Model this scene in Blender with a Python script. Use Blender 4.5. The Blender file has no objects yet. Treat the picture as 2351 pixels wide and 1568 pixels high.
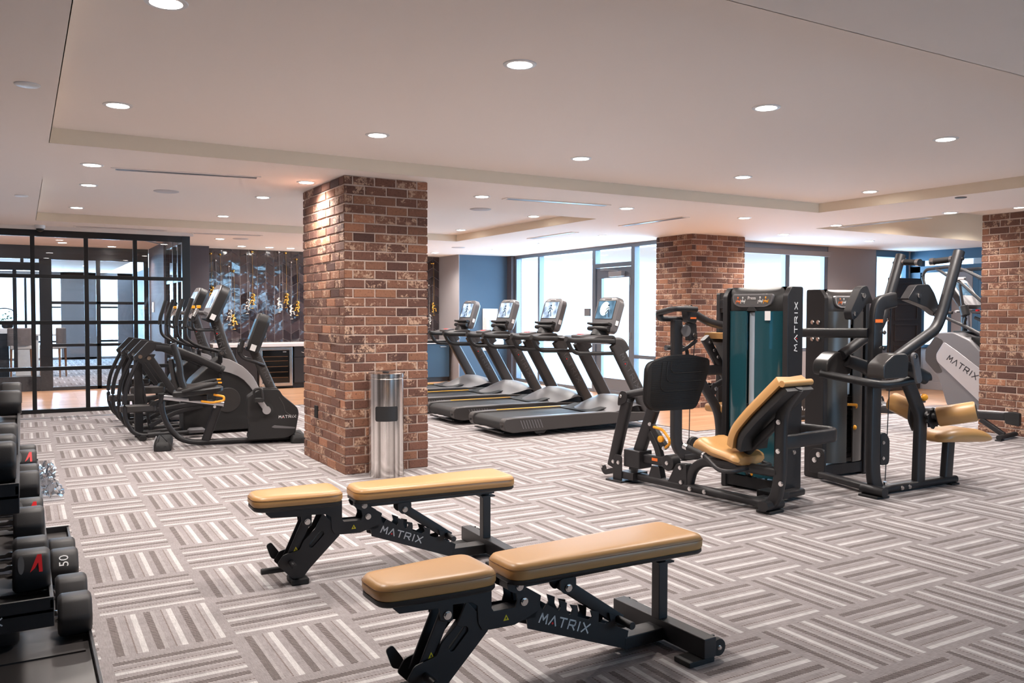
import bpy, bmesh, math, random
from mathutils import Vector as V, Matrix, Euler
PI = math.pi
R = math.radians
rnd = random.Random(7)
scene = bpy.context.scene
col = scene.collection

# ------------------------------------------------------------------ camera
F_PX, YAW, PITCH, ROLL, CAM_Z = 1933.18, R(30.2329), R(1.928), R(0.134), 1.38
fw = V((math.sin(YAW) * math.cos(PITCH), math.cos(YAW) * math.cos(PITCH), -math.sin(PITCH)))
rt = V((math.cos(YAW), -math.sin(YAW), 0))
up = rt.cross(fw)
r2 = rt * math.cos(ROLL) + up * math.sin(ROLL)
u2 = up * math.cos(ROLL) - rt * math.sin(ROLL)
cam_data = bpy.data.cameras.new('camera')
cam = bpy.data.objects.new('camera', cam_data)
col.objects.link(cam)
cam.matrix_world = Matrix(((r2.x, u2.x, -fw.x, 0), (r2.y, u2.y, -fw.y, 0), (r2.z, u2.z, -fw.z, CAM_Z), (0, 0, 0, 1)))
cam_data.sensor_width = 36.0
cam_data.lens = F_PX / 2351 * 36.0
cam_data.clip_start, cam_data.clip_end = 0.05, 200
scene.camera = cam

# ------------------------------------------------------------------ daylight and exposure
scene.view_settings.view_transform = 'Standard'
scene.view_settings.look = 'None'
scene.view_settings.gamma = 1.0
scene.view_settings.use_curve_mapping = False
scene.view_settings.exposure = 1.42
w = bpy.data.worlds.new('sky')
scene.world = w
w.use_nodes = True
bg = w.node_tree.nodes['Background']
bg.inputs[0].default_value = (0.46, 0.74, 1.0, 1)
bg.inputs[1].default_value = 2.0
LAMP_W = 75.0          # watts of each recessed downlight
LAMP_COL = (1.0, 0.92, 0.86)

def daylight(name, loc, rot, sx, sy, power):
    d = bpy.data.lights.new(name, 'AREA')
    d.shape = 'RECTANGLE'; d.size = sx; d.size_y = sy
    d.energy = power; d.color = (0.42, 0.72, 1.0)
    o = bpy.data.objects.new(name, d); col.objects.link(o)
    o.location = loc; o.rotation_euler = rot
    return o
# sky light entering through the two walls of windows (stands outside the glass, as bright as the overcast sky)
daylight('daylight_side', (9.45, 12.2, 1.35), (0, R(90), 0), 2.5, 5.6, 150)
daylight('daylight_end', (11.9, 10.75, 1.6), (R(-90), 0, 0), 5.2, 1.9, 150)
daylight('daylight_rear', (7.2, -4.35, 1.5), (R(90), 0, 0), 3.6, 1.7, 50)
daylight('daylight_lounge', (1.2, 27.9, 1.5), (R(-90), 0, 0), 5.0, 2.2, 700)

# ------------------------------------------------------------------ materials
def new_mat(name):
    m = bpy.data.materials.new(name); m.use_nodes = True
    return m, m.node_tree.nodes, m.node_tree.links, m.node_tree.nodes['Principled BSDF']
def srgb(r, g, b):
    f = lambda c: ((c / 255 + .055) / 1.055) ** 2.4 if c > 10 else c / 255 / 12.92
    return (f(r), f(g), f(b), 1)
def basic(name, c, rough=.5, metal=0, spec=.5, bump=0, bscale=200, coat=0, var=0):
    m, n, l, p = new_mat(name)
    p.inputs['Base Color'].default_value = c
    p.inputs['Roughness'].default_value = rough
    p.inputs['Metallic'].default_value = metal
    p.inputs['Specular IOR Level'].default_value = spec
    p.inputs['Coat Weight'].default_value = coat
    p.inputs['Coat Roughness'].default_value = .1
    if bump or var:
        tc = n.new('ShaderNodeTexCoord'); t = n.new('ShaderNodeTexNoise')
        t.inputs['Scale'].default_value = bscale; t.inputs['Detail'].default_value = 4
        l.new(tc.outputs['Object'], t.inputs['Vector'])
        if bump:
            b = n.new('ShaderNodeBump'); b.inputs['Strength'].default_value = bump; b.inputs['Distance'].default_value = .002
            l.new(t.outputs['Fac'], b.inputs['Height']); l.new(b.outputs[0], p.inputs['Normal'])
        if var:
            mx = n.new('ShaderNodeMix'); mx.data_type = 'RGBA'
            mx.inputs[6].default_value = tuple(x * (1 - var) for x in c[:3]) + (1,)
            mx.inputs[7].default_value = tuple(min(1, x * (1 + var)) for x in c[:3]) + (1,)
            l.new(t.outputs['Fac'], mx.inputs[0]); l.new(mx.outputs[2], p.inputs['Base Color'])
    return m
def emis(name, c, s):
    m, n, l, p = new_mat(name)
    p.inputs['Base Color'].default_value = c
    p.inputs['Emission Color'].default_value = c
    p.inputs['Emission Strength'].default_value = s
    return m
MT = {}
MT['frame'] = basic('powder_coated_black_steel', (.016, .015, .0165, 1), .42, .0, .5, .25, 900)
MT['plastic'] = basic('black_plastic', (.014, .0135, .014, 1), .48, 0, .5, .3, 700)
MT['rubber'] = basic('black_rubber', (.017, .016, .0165, 1), .62, 0, .4, .3, 500)
MT['grey_plastic'] = basic('charcoal_plastic', (.042, .038, .037, 1), .38, 0, .5)
MT['tray'] = basic('grey_tray_steel', (.055, .05, .049, 1), .3, .2, .5)
MT['dull_gold'] = basic('gold_cord', (.42, .24, .06, 1), .5, .3)
MT['dull_nickel'] = basic('silver_cord', (.36, .34, .33, 1), .5, .3)
MT['mid_grey'] = basic('mid_grey_plastic', (.13, .125, .13, 1), .42, 0, .5)
MT['silver'] = basic('silver_plastic', (.42, .41, .42, 1), .32, .35, .5)
MT['alu'] = basic('brushed_aluminium', (.62, .62, .64, 1), .3, 1)
MT['chrome'] = basic('chrome', (.75, .74, .73, 1), .16, 1)
MT['tan'] = basic('tan_leather', (.50, .265, .09, 1), .40, 0, .75, .12, 350)
MT['thread'] = basic('brown_thread', (.16, .07, .025, 1), .7)
MT['white_print'] = basic('white_print', (.75, .75, .75, 1), .5)
MT['grey_print'] = basic('grey_print', (.09, .088, .09, 1), .5)
MT['dark_print'] = basic('dark_print', (.03, .03, .035, 1), .5)
MT['red'] = basic('red_plastic', (.75, .02, .025, 1), .35)
MT['amber'] = basic('amber_plastic', (.85, .36, .02, 1), .35)
MT['yellow'] = basic('yellow_strip', (.8, .42, .03, 1), .4)
MT['sticker'] = basic('yellow_sticker', (.85, .7, .02, 1), .5)
MT['orange'] = basic('orange_label', (.85, .18, .03, 1), .5)
MT['gold'] = basic('polished_gold', (.95, .58, .13, 1), .2, 1)
MT['nickel'] = basic('polished_nickel', (.8, .77, .72, 1), .2, 1)
MT['paint'] = basic('ceiling_paint', (.90, .82, .76, 1), .8, 0, .2, .05, 300)
MT['warmlit_hall'] = basic('hall_ceiling_warm_light', (.80, .60, .47, 1), .8, 0, .2)  # peach tone is warm light put into the ceiling colour
MT['fascia'] = basic('cream_fascia_paint', (.87, .76, .61, 1), .75, 0, .2)
MT['plum'] = basic('plum_grey_paint', (.085, .075, .085, 1), .6, 0, .3, .05, 200)
MT['greywall'] = basic('warm_grey_paint', (.30, .275, .28, 1), .7, 0, .3)
MT['skylit_wall'] = basic('grey_paint_blue_skylight', (.055, .09, .135, 1), .55, 0, .4)  # grey wall with the blue skylight mixed into its colour
MT['white'] = basic('white_paint', (.75, .74, .73, 1), .5)
MT['quartz'] = basic('white_quartz', (.72, .69, .67, 1), .25)
MT['cab'] = basic('dark_cabinet', (.02, .017, .018, 1), .4)
MT['cab_daylit'] = basic('dark_cabinet_blue_daylight', (.02, .05, .085, 1), .4)  # dark cabinet finish with blue daylight painted in
MT['alu_frame'] = basic('sky_tinted_window_frame', (.22, .24, .28, 1), .35, .6)  # silver aluminium, blue sky reflection painted in as grey-blue
MT['blue_trim'] = basic('slate_blue_trim', (.04, .10, .17, 1), .35)
MT['black_frame'] = basic('black_glazing_frame', (.008, .008, .009, 1), .35)
MT['doorwood'] = basic('espresso_door', (.022, .017, .017, 1), .5)
MT['oak'] = basic('oak_leg', (.22, .09, .035, 1), .5)
MT['cream'] = basic('cream_upholstery', (.52, .46, .41, 1), .9, 0, .2)
MT['brownfab'] = basic('taupe_upholstery', (.16, .13, .12, 1), .85, 0, .2, var=.4, bscale=9)
MT['leaf'] = basic('green_leaf', (.06, .16, .05, 1), .5)
MT['lens'] = emis('lamp_lens', (1, .95, .9, 1), 14)
MT['speaker'] = basic('pale_speaker_grille', (.55, .53, .54, 1), .6)
MT['ventdark'] = basic('vent_shadow_gap', (.02, .02, .02, 1), .7)
MT['hex'] = basic('urethane_black', (.021, .019, .0195, 1), .5, 0, .45, .2, 600)
MT['brush'] = basic('brushed_stainless', (.6, .58, .56, 1), .2, 1)

def brushed():
    m, n, l, p = new_mat('brushed_stainless_cylinder')
    p.inputs['Metallic'].default_value = 1; p.inputs['Base Color'].default_value = (.72, .70, .68, 1)
    p.inputs['Anisotropic'].default_value = .7
    tc = n.new('ShaderNodeTexCoord'); mp = n.new('ShaderNodeMapping'); mp.inputs['Scale'].default_value = (60, 60, .4)
    t = n.new('ShaderNodeTexNoise'); t.inputs['Scale'].default_value = 1.0; t.inputs['Detail'].default_value = 5
    r_ = n.new('ShaderNodeMapRange'); r_.inputs[3].default_value = .14; r_.inputs[4].default_value = .34
    b = n.new('ShaderNodeBump'); b.inputs['Strength'].default_value = .25; b.inputs['Distance'].default_value = .004
    l.new(tc.outputs['Object'], mp.inputs[0]); l.new(mp.outputs[0], t.inputs['Vector'])
    t2 = n.new('ShaderNodeTexNoise'); t2.inputs['Scale'].default_value = .55; t2.inputs['Detail'].default_value = 3  # broad streaks: brushed grain plus painted reflections of the room
    l.new(mp.outputs[0], t2.inputs['Vector'])
    cr = n.new('ShaderNodeValToRGB'); cr.color_ramp.elements[0].position = .40; cr.color_ramp.elements[0].color = (.33, .31, .29, 1); cr.color_ramp.elements[1].position = .58; cr.color_ramp.elements[1].color = (.86, .83, .80, 1)
    l.new(t2.outputs['Fac'], cr.inputs[0]); l.new(cr.outputs[0], p.inputs['Base Color'])
    l.new(t.outputs['Fac'], r_.inputs[0]); l.new(r_.outputs[0], p.inputs['Roughness'])
    l.new(t.outputs['Fac'], b.inputs['Height']); l.new(b.outputs[0], p.inputs['Normal'])
    return m
MT['bin'] = brushed()

def glassy(name, tint, rough, ior=1.45, refl=1.0):
    m = bpy.data.materials.new(name); m.use_nodes = True
    n, l = m.node_tree.nodes, m.node_tree.links
    n.clear()
    o = n.new('ShaderNodeOutputMaterial'); mix = n.new('ShaderNodeMixShader')
    t = n.new('ShaderNodeBsdfTransparent'); g = n.new('ShaderNodeBsdfGlossy'); f = n.new('ShaderNodeFresnel')
    ge = n.new('ShaderNodeNewGeometry'); io = n.new('ShaderNodeMapRange')     # same reflectance on both faces of a pane
    io.inputs[3].default_value = ior; io.inputs[4].default_value = 1 / ior
    l.new(ge.outputs['Backfacing'], io.inputs[0]); l.new(io.outputs[0], f.inputs[0])
    g.inputs['Roughness'].default_value = rough
    t.inputs[0].default_value = tint
    mm = n.new('ShaderNodeMath'); mm.operation = 'MULTIPLY'; mm.inputs[1].default_value = refl
    l.new(f.outputs[0], mm.inputs[0]); l.new(mm.outputs[0], mix.inputs[0])
    l.new(t.outputs[0], mix.inputs[1]); l.new(g.outputs[0], mix.inputs[2]); l.new(mix.outputs[0], o.inputs[0])
    return m
MT['glass'] = glassy('window_glass', (.96, .98, 1, 1), .0)
MT['partition_glass'] = glassy('partition_glass', (.95, .95, .96, 1), .0, 1.5, 1.0)
MT['clear_plastic'] = glassy('clear_film', (.84, .90, .95, 1), .12, 1.6, 2.2)
def smoked():
    """smoked polycarbonate, window reflections painted in as teal: tinted clear sheet with a dark body and a glossy face"""
    m = bpy.data.materials.new('smoked_shroud_window_teal'); m.use_nodes = True
    n, l = m.node_tree.nodes, m.node_tree.links; n.clear()
    o = n.new('ShaderNodeOutputMaterial'); p = n.new('ShaderNodeBsdfPrincipled'); t = n.new('ShaderNodeBsdfTransparent'); x = n.new('ShaderNodeMixShader')
    p.inputs['Base Color'].default_value = (.014, .075, .095, 1); p.inputs['Roughness'].default_value = .2; p.inputs['Coat Weight'].default_value = .6; p.inputs['Coat Roughness'].default_value = .1  # teal in the body colour stands for light from the windows
    t.inputs[0].default_value = (.16, .46, .56, 1); x.inputs[0].default_value = .8
    l.new(t.outputs[0], x.inputs[1]); l.new(p.outputs[0], x.inputs[2]); l.new(x.outputs[0], o.inputs[0])
    return m
MT['shroud'] = smoked()
MT['shroud_grey'] = basic('grey_shroud', (.07, .066, .062, 1), .32, .2, .5)
MT['slot'] = basic('window_light_strip', (.62, .72, .82, 1), .15, .35)  # pale blue painted for window light showing in the slot

def screen_mat(name, a, b, s):
    m, n, l, p = new_mat(name)
    tc = n.new('ShaderNodeTexCoord'); t = n.new('ShaderNodeTexNoise'); t.inputs['Scale'].default_value = 9
    cr = n.new('ShaderNodeValToRGB'); cr.color_ramp.elements[0].color = a; cr.color_ramp.elements[1].color = b
    cr.color_ramp.elements[0].position = .35; cr.color_ramp.elements[1].position = .65
    l.new(tc.outputs['Object'], t.inputs['Vector']); l.new(t.outputs['Fac'], cr.inputs[0])
    l.new(cr.outputs[0], p.inputs['Emission Color']); p.inputs['Emission Strength'].default_value = s
    p.inputs['Base Color'].default_value = (.02, .02, .025, 1); p.inputs['Roughness'].default_value = .12
    return m
MT['screen_on'] = screen_mat('lit_screen', (.10, .16, .25, 1), (.55, .68, .82, 1), .75)
MT['screen_dim'] = screen_mat('dim_screen', (.02, .07, .11, 1), (.08, .17, .25, 1), .8)
MT['screen_fig'] = basic('screen_picture_dark', (.03, .06, .1, 1), .3)
MT['screen_pale'] = emis('screen_picture_pale', (.55, .72, .72, 1), .8)

def carpet():
    m, n, l, p = new_mat('striped_carpet_tile')
    p.inputs['Roughness'].default_value = .95; p.inputs['Specular IOR Level'].default_value = .1
    def M_(op, a, b=None):
        k = n.new('ShaderNodeMath'); k.operation = op
        for i, x in enumerate((a, b)):
            if x is None: continue
            if isinstance(x, (int, float)): k.inputs[i].default_value = x
            else: l.new(x, k.inputs[i])
        return k.outputs[0]
    def mix(f, a, b):
        k = n.new('ShaderNodeMix'); k.data_type = 'RGBA'
        for i, x in ((0, f), (6, a), (7, b)):
            if isinstance(x, tuple): k.inputs[i].default_value = x
            elif isinstance(x, (int, float)): k.inputs[i].default_value = x
            else: l.new(x, k.inputs[i])
        return k.outputs[2]
    g = n.new('ShaderNodeNewGeometry'); sp = n.new('ShaderNodeSeparateXYZ'); l.new(g.outputs['Position'], sp.inputs[0])
    u = M_('DIVIDE', M_('SUBTRACT', sp.outputs[0], .272 - 48.85), .4885)
    v = M_('DIVIDE', M_('SUBTRACT', sp.outputs[1], 2.06 - 52.95), .5295)
    fu, fv = M_('FRACT', u), M_('FRACT', v)
    par = M_('MODULO', M_('ADD', M_('FLOOR', u), M_('FLOOR', v)), 2.0)      # 0: stripes along x, 1: stripes along y
    def sel(a, b):                                                             # par ? b : a
        return M_('ADD', M_('MULTIPLY', a, M_('SUBTRACT', 1.0, par)), M_('MULTIPLY', b, par))
    t = sel(M_('SUBTRACT', 1.0, fv), fu)
    s = sel(fu, fv)
    ramp = n.new('ShaderNodeValToRGB'); ramp.color_ramp.interpolation = 'CONSTANT'
    G_, D, W_, G2 = (.262, .237, .237, 1), (.056, .045, .046, 1), (.46, .44, .437, 1), (.308, .282, .281, 1)
    stops = [(0, G_)]
    for k in range(3):
        o = .075 + .312 * k
        stops += [(o, D), (o + .062, G2), (o + .095, G_), (o + .150, (.10, .075, .07, 1)), (o + .162, G2), (o + .202, W_), (o + .246, G_)]
    e = ramp.color_ramp.elements
    e[0].position, e[0].color = stops[0]
    e[1].position, e[1].color = stops[1]
    for q, c in stops[2:]:
        x = e.new(q); x.color = c
    l.new(t, ramp.inputs[0])
    margin = M_('ADD', M_('LESS_THAN', s, .035), M_('GREATER_THAN', s, .965))
    c = mix(margin, ramp.outputs[0], G_)
    # woven hatch inside the dark bands and flecks everywhere
    wv = n.new('ShaderNodeTexWave'); wv.wave_type = 'BANDS'; wv.bands_direction = 'DIAGONAL'
    wv.inputs['Scale'].default_value = 42; wv.inputs['Distortion'].default_value = .4
    l.new(g.outputs['Position'], wv.inputs['Vector'])
    bw = n.new('ShaderNodeRGBToBW'); l.new(c, bw.inputs[0])
    isdark = M_('LESS_THAN', bw.outputs[0], .2)
    hat = M_('MULTIPLY', isdark, M_('MULTIPLY', M_('GREATER_THAN', wv.outputs['Fac'], .62), .55))
    c = mix(hat, c, (.5, .44, .42, 1))
    for sc, amt in (((340, 22, 1), .34), ((22, 340, 1), .34), ((5, 5, 1), .16)):
        mp = n.new('ShaderNodeMapping'); mp.inputs['Scale'].default_value = sc
        nz = n.new('ShaderNodeTexNoise'); nz.inputs['Scale'].default_value = 1; nz.inputs['Detail'].default_value = 2
        l.new(g.outputs['Position'], mp.inputs[0]); l.new(mp.outputs[0], nz.inputs['Vector'])
        k = M_('ADD', M_('MULTIPLY', M_('SUBTRACT', nz.outputs['Fac'], .5), amt * 2.2), 1.0)
        hs = n.new('ShaderNodeMix'); hs.data_type = 'RGBA'; hs.blend_type = 'MULTIPLY'; hs.inputs[0].default_value = 1
        cc = n.new('ShaderNodeCombineColor'); [l.new(k, cc.inputs[i]) for i in range(3)]
        l.new(c, hs.inputs[6]); l.new(cc.outputs[0], hs.inputs[7]); c = hs.outputs[2]
    l.new(c, p.inputs['Base Color'])
    b = n.new('ShaderNodeBump'); b.inputs['Strength'].default_value = .3; b.inputs['Distance'].default_value = .003
    b2 = n.new('ShaderNodeTexNoise'); b2.inputs['Scale'].default_value = 350; l.new(g.outputs['Position'], b2.inputs['Vector'])
    l.new(b2.outputs['Fac'], b.inputs['Height']); l.new(b.outputs[0], p.inputs['Normal'])
    return m
MT['carpet'] = carpet()

def planks():
    m, n, l, p = new_mat('light_wood_planks')
    g = n.new('ShaderNodeNewGeometry')
    br = n.new('ShaderNodeTexBrick'); br.offset = .37
    br.inputs['Color1'].default_value = (.40, .21, .11, 1); br.inputs['Color2'].default_value = (.50, .28, .16, 1)
    br.inputs['Mortar'].default_value = (.18, .09, .05, 1)
    br.inputs['Scale'].default_value = 1; br.inputs['Mortar Size'].default_value = .0025
    br.inputs['Brick Width'].default_value = 1.2; br.inputs['Row Height'].default_value = .17
    l.new(g.outputs['Position'], br.inputs['Vector'])
    mp = n.new('ShaderNodeMapping'); mp.inputs['Scale'].default_value = (1.5, 22, 1)
    nz = n.new('ShaderNodeTexNoise'); nz.inputs['Scale'].default_value = 1.6; nz.inputs['Detail'].default_value = 5
    l.new(g.outputs['Position'], mp.inputs[0]); l.new(mp.outputs[0], nz.inputs['Vector'])
    mx = n.new('ShaderNodeMix'); mx.data_type = 'RGBA'; mx.blend_type = 'OVERLAY'; mx.inputs[0].default_value = .85
    l.new(br.outputs['Color'], mx.inputs[6]); l.new(nz.outputs['Color'], mx.inputs[7])
    bw = n.new('ShaderNodeRGBToBW'); l.new(nz.outputs['Color'], bw.inputs[0]); l.new(bw.outputs[0], mx.inputs[7])
    l.new(mx.outputs[2], p.inputs['Base Color']); p.inputs['Roughness'].default_value = .32
    return m
MT['planks'] = planks()

def brickmat():
    m, n, l, p = new_mat('tumbled_brick')
    at = n.new('ShaderNodeAttribute'); at.attribute_name = 'tint'
    cr = n.new('ShaderNodeValToRGB'); e = cr.color_ramp.elements
    e[0].color = (.075, .034, .026, 1); e[1].position = 1; e[1].color = (.34, .15, .085, 1)
    x = e.new(.45); x.color = (.16, .071, .047, 1); x = e.new(.75); x.color = (.235, .108, .062, 1)
    l.new(at.outputs['Fac'], cr.inputs[0])
    tc = n.new('ShaderNodeTexCoord')
    n1 = n.new('ShaderNodeTexNoise'); n1.inputs['Scale'].default_value = 55; n1.inputs['Detail'].default_value = 6; n1.inputs['Roughness'].default_value = .7
    n2 = n.new('ShaderNodeTexNoise'); n2.inputs['Scale'].default_value = 14; n2.inputs['Detail'].default_value = 3
    l.new(tc.outputs['Object'], n1.inputs['Vector']); l.new(tc.outputs['Object'], n2.inputs['Vector'])
    mu = n.new('ShaderNodeMath'); mu.operation = 'MULTIPLY'; l.new(n1.outputs['Fac'], mu.inputs[0])
    k1 = n.new('ShaderNodeMath'); k1.operation = 'MULTIPLY'; k1.inputs[1].default_value = 37.7; l.new(at.outputs['Fac'], k1.inputs[0])
    k2 = n.new('ShaderNodeMath'); k2.operation = 'FRACT'; l.new(k1.outputs[0], k2.inputs[0])
    k3 = n.new('ShaderNodeMapRange'); k3.inputs[3].default_value = -.17; k3.inputs[4].default_value = .11; l.new(k2.outputs[0], k3.inputs[0])
    k4 = n.new('ShaderNodeMath'); l.new(k3.outputs[0], k4.inputs[0]); l.new(n2.outputs['Fac'], k4.inputs[1]); l.new(k4.outputs[0], mu.inputs[1])
    mr = n.new('ShaderNodeMapRange'); mr.inputs[1].default_value = .285; mr.inputs[2].default_value = .365; l.new(mu.outputs[0], mr.inputs[0])
    mx = n.new('ShaderNodeMix'); mx.data_type = 'RGBA'; mx.inputs[7].default_value = (.43, .28, .195, 1)
    l.new(mr.outputs[0], mx.inputs[0]); l.new(cr.outputs[0], mx.inputs[6])
    md = n.new('ShaderNodeMapRange'); md.inputs[1].default_value = .30; md.inputs[2].default_value = .46; md.inputs[3].default_value = .45; md.inputs[4].default_value = 1.15
    l.new(n1.outputs['Fac'], md.inputs[0])
    m2 = n.new('ShaderNodeMix'); m2.data_type = 'RGBA'; m2.blend_type = 'MULTIPLY'; m2.inputs[0].default_value = 1
    cc = n.new('ShaderNodeCombineColor'); [l.new(md.outputs[0], cc.inputs[i]) for i in range(3)]
    l.new(mx.outputs[2], m2.inputs[6]); l.new(cc.outputs[0], m2.inputs[7])
    l.new(m2.outputs[2], p.inputs['Base Color']); p.inputs['Roughness'].default_value = .85
    b = n.new('ShaderNodeBump'); b.inputs['Strength'].default_value = .8; b.inputs['Distance'].default_value = .006
    l.new(n1.outputs['Fac'], b.inputs['Height']); l.new(b.outputs[0], p.inputs['Normal'])
    return m
MT['brick'] = brickmat()
MT['mortar'] = basic('pinkish_mortar', (.56, .43, .36, 1), .95, 0, .1, .5, 120, var=.25)

def tilemat():
    m, n, l, p = new_mat('glazed_chevron_tile')
    tc = n.new('ShaderNodeTexCoord')
    t = n.new('ShaderNodeTexNoise'); t.inputs['Scale'].default_value = 7; t.inputs['Detail'].default_value = 1
    l.new(tc.outputs['Object'], t.inputs['Vector'])
    b = n.new('ShaderNodeBump'); b.inputs['Strength'].default_value = .32; b.inputs['Distance'].default_value = .02
    l.new(t.outputs['Fac'], b.inputs['Height']); l.new(b.outputs[0], p.inputs['Normal'])
    at = n.new('ShaderNodeAttribute'); at.attribute_name = 'tint'
    cr = n.new('ShaderNodeValToRGB'); e = cr.color_ramp.elements
    e[0].color = (.018, .012, .014, 1); e[1].color = (.055, .036, .038, 1)
    l.new(at.outputs['Fac'], cr.inputs[0]); l.new(cr.outputs[0], p.inputs['Base Color'])
    p.inputs['Roughness'].default_value = .09; p.inputs['Specular IOR Level'].default_value = .8
    p.inputs['Coat Weight'].default_value = .6; p.inputs['Coat Roughness'].default_value = .05
    return m
MT['tile'] = tilemat()
MT['grout'] = basic('pale_grout', (.42, .36, .36, 1), .9)
# ------------------------------------------------------------------ mesh building
class MB:
    """collects shapes and links them as ONE mesh object"""
    def __init__(s): s.v = []; s.f = []; s.tint = None
    def add(s, vs, fs):
        o = len(s.v); s.v += [tuple(a) for a in vs]; s.f += [tuple(i + o for i in f) for f in fs]; return s
    def box(s, x0, x1, y0, y1, z0, z1):
        return s.add([(x, y, z) for z in (z0, z1) for y in (y0, y1) for x in (x0, x1)],
                     [(0, 2, 3, 1), (4, 5, 7, 6), (0, 1, 5, 4), (2, 6, 7, 3), (0, 4, 6, 2), (1, 3, 7, 5)])
    def prism(s, pts, d0, d1, pl='xz'):
        """closed outline pts extruded from d0 to d1 along the missing axis"""
        n = len(pts); area = sum(pts[i][0] * pts[(i + 1) % n][1] - pts[(i + 1) % n][0] * pts[i][1] for i in range(n))
        if area < 0: pts = pts[::-1]
        if d0 > d1: d0, d1 = d1, d0
        mk = {'xz': lambda a, b, d: (a, d, b), 'xy': lambda a, b, d: (a, b, d), 'yz': lambda a, b, d: (d, a, b)}[pl]
        vs = [mk(a, b, d0) for a, b in pts] + [mk(a, b, d1) for a, b in pts]
        fs = [tuple(range(n))[::-1], tuple(range(n, 2 * n))] + [(i, (i + 1) % n, (i + 1) % n + n, i + n) for i in range(n)]
        if pl == 'xz': fs = [f[::-1] for f in fs]
        return s.add(vs, fs)
    def sweep(s, path, sec, upv=(0, 0, 1), closed=False):
        """section (list of (side, up)) along a polyline; side = tangent x up"""
        P = [V(p) for p in path]; n = len(P); k = len(sec); rings = []
        ref = V(upv)
        for i in range(n):
            a = P[i] - P[i - 1] if i > 0 else (P[1] - P[0] if not closed else P[0] - P[-1])
            b = P[(i + 1) % n] - P[i] if (i < n - 1 or closed) else P[i] - P[i - 1]
            a.normalize(); b.normalize(); t = (a + b)
            t = t.normalized() if t.length > 1e-6 else b
            side = t.cross(ref)
            if side.length < 1e-3: side = t.cross(V((.3, 1, .1)))
            side.normalize(); u_ = side.cross(t).normalized()
            c = max(.35, math.sqrt(max(0, (1 + a.dot(b)) / 2)))
            ax = (b - a)
            for q in sec:
                off = side * q[0] + u_ * q[1]
                if ax.length > 1e-5:
                    axn = ax.normalized(); off = off + axn * off.dot(axn) * (1 / c - 1)
                rings.append(P[i] + off)
        fs = []
        m = n if closed else n - 1
        for i in range(m):
            for j in range(k):
                a, b = i * k, ((i + 1) % n) * k
                fs.append((a + j, b + j, b + (j + 1) % k, a + (j + 1) % k))
        if not closed: fs += [tuple(range(k)), tuple(range((n - 1) * k, n * k))[::-1]]
        return s.add(rings, fs)
    def tube(s, path, r, n=10, fil=0, upv=(0, 0, 1), closed=False):
        return s.sweep(fillet(path, fil, closed) if fil else path, [(r * math.cos(2 * PI * i / n), r * math.sin(2 * PI * i / n)) for i in range(n)], upv, closed)
    def bar(s, path, w_, h, fil=0, upv=(0, 0, 1), rad=.25):
        """tube of rounded-rectangular section, w_ across (side), h along up"""
        r = min(w_, h) * rad; sec = []
        for cx, cy, a0 in ((w_ / 2 - r, h / 2 - r, 0), (-w_ / 2 + r, h / 2 - r, 90), (-w_ / 2 + r, -h / 2 + r, 180), (w_ / 2 - r, -h / 2 + r, 270)):
            for k in range(4):
                a = R(a0 + 30 * k); sec.append((cx + r * math.cos(a), cy + r * math.sin(a)))
        return s.sweep(fillet(path, fil) if fil else path, sec, upv)
    def cyl(s, p0, p1, r, r1=None, n=16):
        p0, p1 = V(p0), V(p1); t = (p1 - p0).normalized(); r1 = r if r1 is None else r1
        a = t.cross(V((0, 0, 1)) if abs(t.z) < .9 else V((1, 0, 0))).normalized(); b = t.cross(a)
        vs = [p + (a * math.cos(2 * PI * i / n) + b * math.sin(2 * PI * i / n)) * q for p, q in ((p0, r), (p1, r1)) for i in range(n)]
        return s.add(vs, [(i, i + n, (i + 1) % n + n, (i + 1) % n) for i in range(n)] + [tuple(range(n)), tuple(range(n, 2 * n))[::-1]])
    def lathe(s, prof, o=(0, 0, 0), n=24, axis='z'):
        mk = {'z': lambda r, a, h: (o[0] + r * math.cos(a), o[1] + r * math.sin(a), o[2] + h),
              'y': lambda r, a, h: (o[0] + r * math.cos(a), o[1] + h, o[2] + r * math.sin(a)),
              'x': lambda r, a, h: (o[0] + h, o[1] + r * math.cos(a), o[2] + r * math.sin(a))}[axis]
        vs = [mk(max(r, 1e-4), 2 * PI * i / n, h) for r, h in prof for i in range(n)]
        fs = [(k * n + i, k * n + (i + 1) % n, (k + 1) * n + (i + 1) % n, (k + 1) * n + i) for k in range(len(prof) - 1) for i in range(n)]
        fs += [tuple(range(n))[::-1], tuple(range((len(prof) - 1) * n, len(prof) * n))]
        if axis == 'y': fs = [f[::-1] for f in fs]
        return s.add(vs, fs)
    def ball(s, c, r, sc=(1, 1, 1), n=12):
        prof = [(math.sin(PI * i / n), -math.cos(PI * i / n)) for i in range(n + 1)]
        vs = [(c[0] + r * sc[0] * max(a, 1e-3) * math.cos(2 * PI * j / n), c[1] + r * sc[1] * max(a, 1e-3) * math.sin(2 * PI * j / n), c[2] + r * sc[2] * b) for a, b in prof for j in range(n)]
        return s.add(vs, [(k * n + i, k * n + (i + 1) % n, (k + 1) * n + (i + 1) % n, (k + 1) * n + i) for k in range(n) for i in range(n)])
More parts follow.
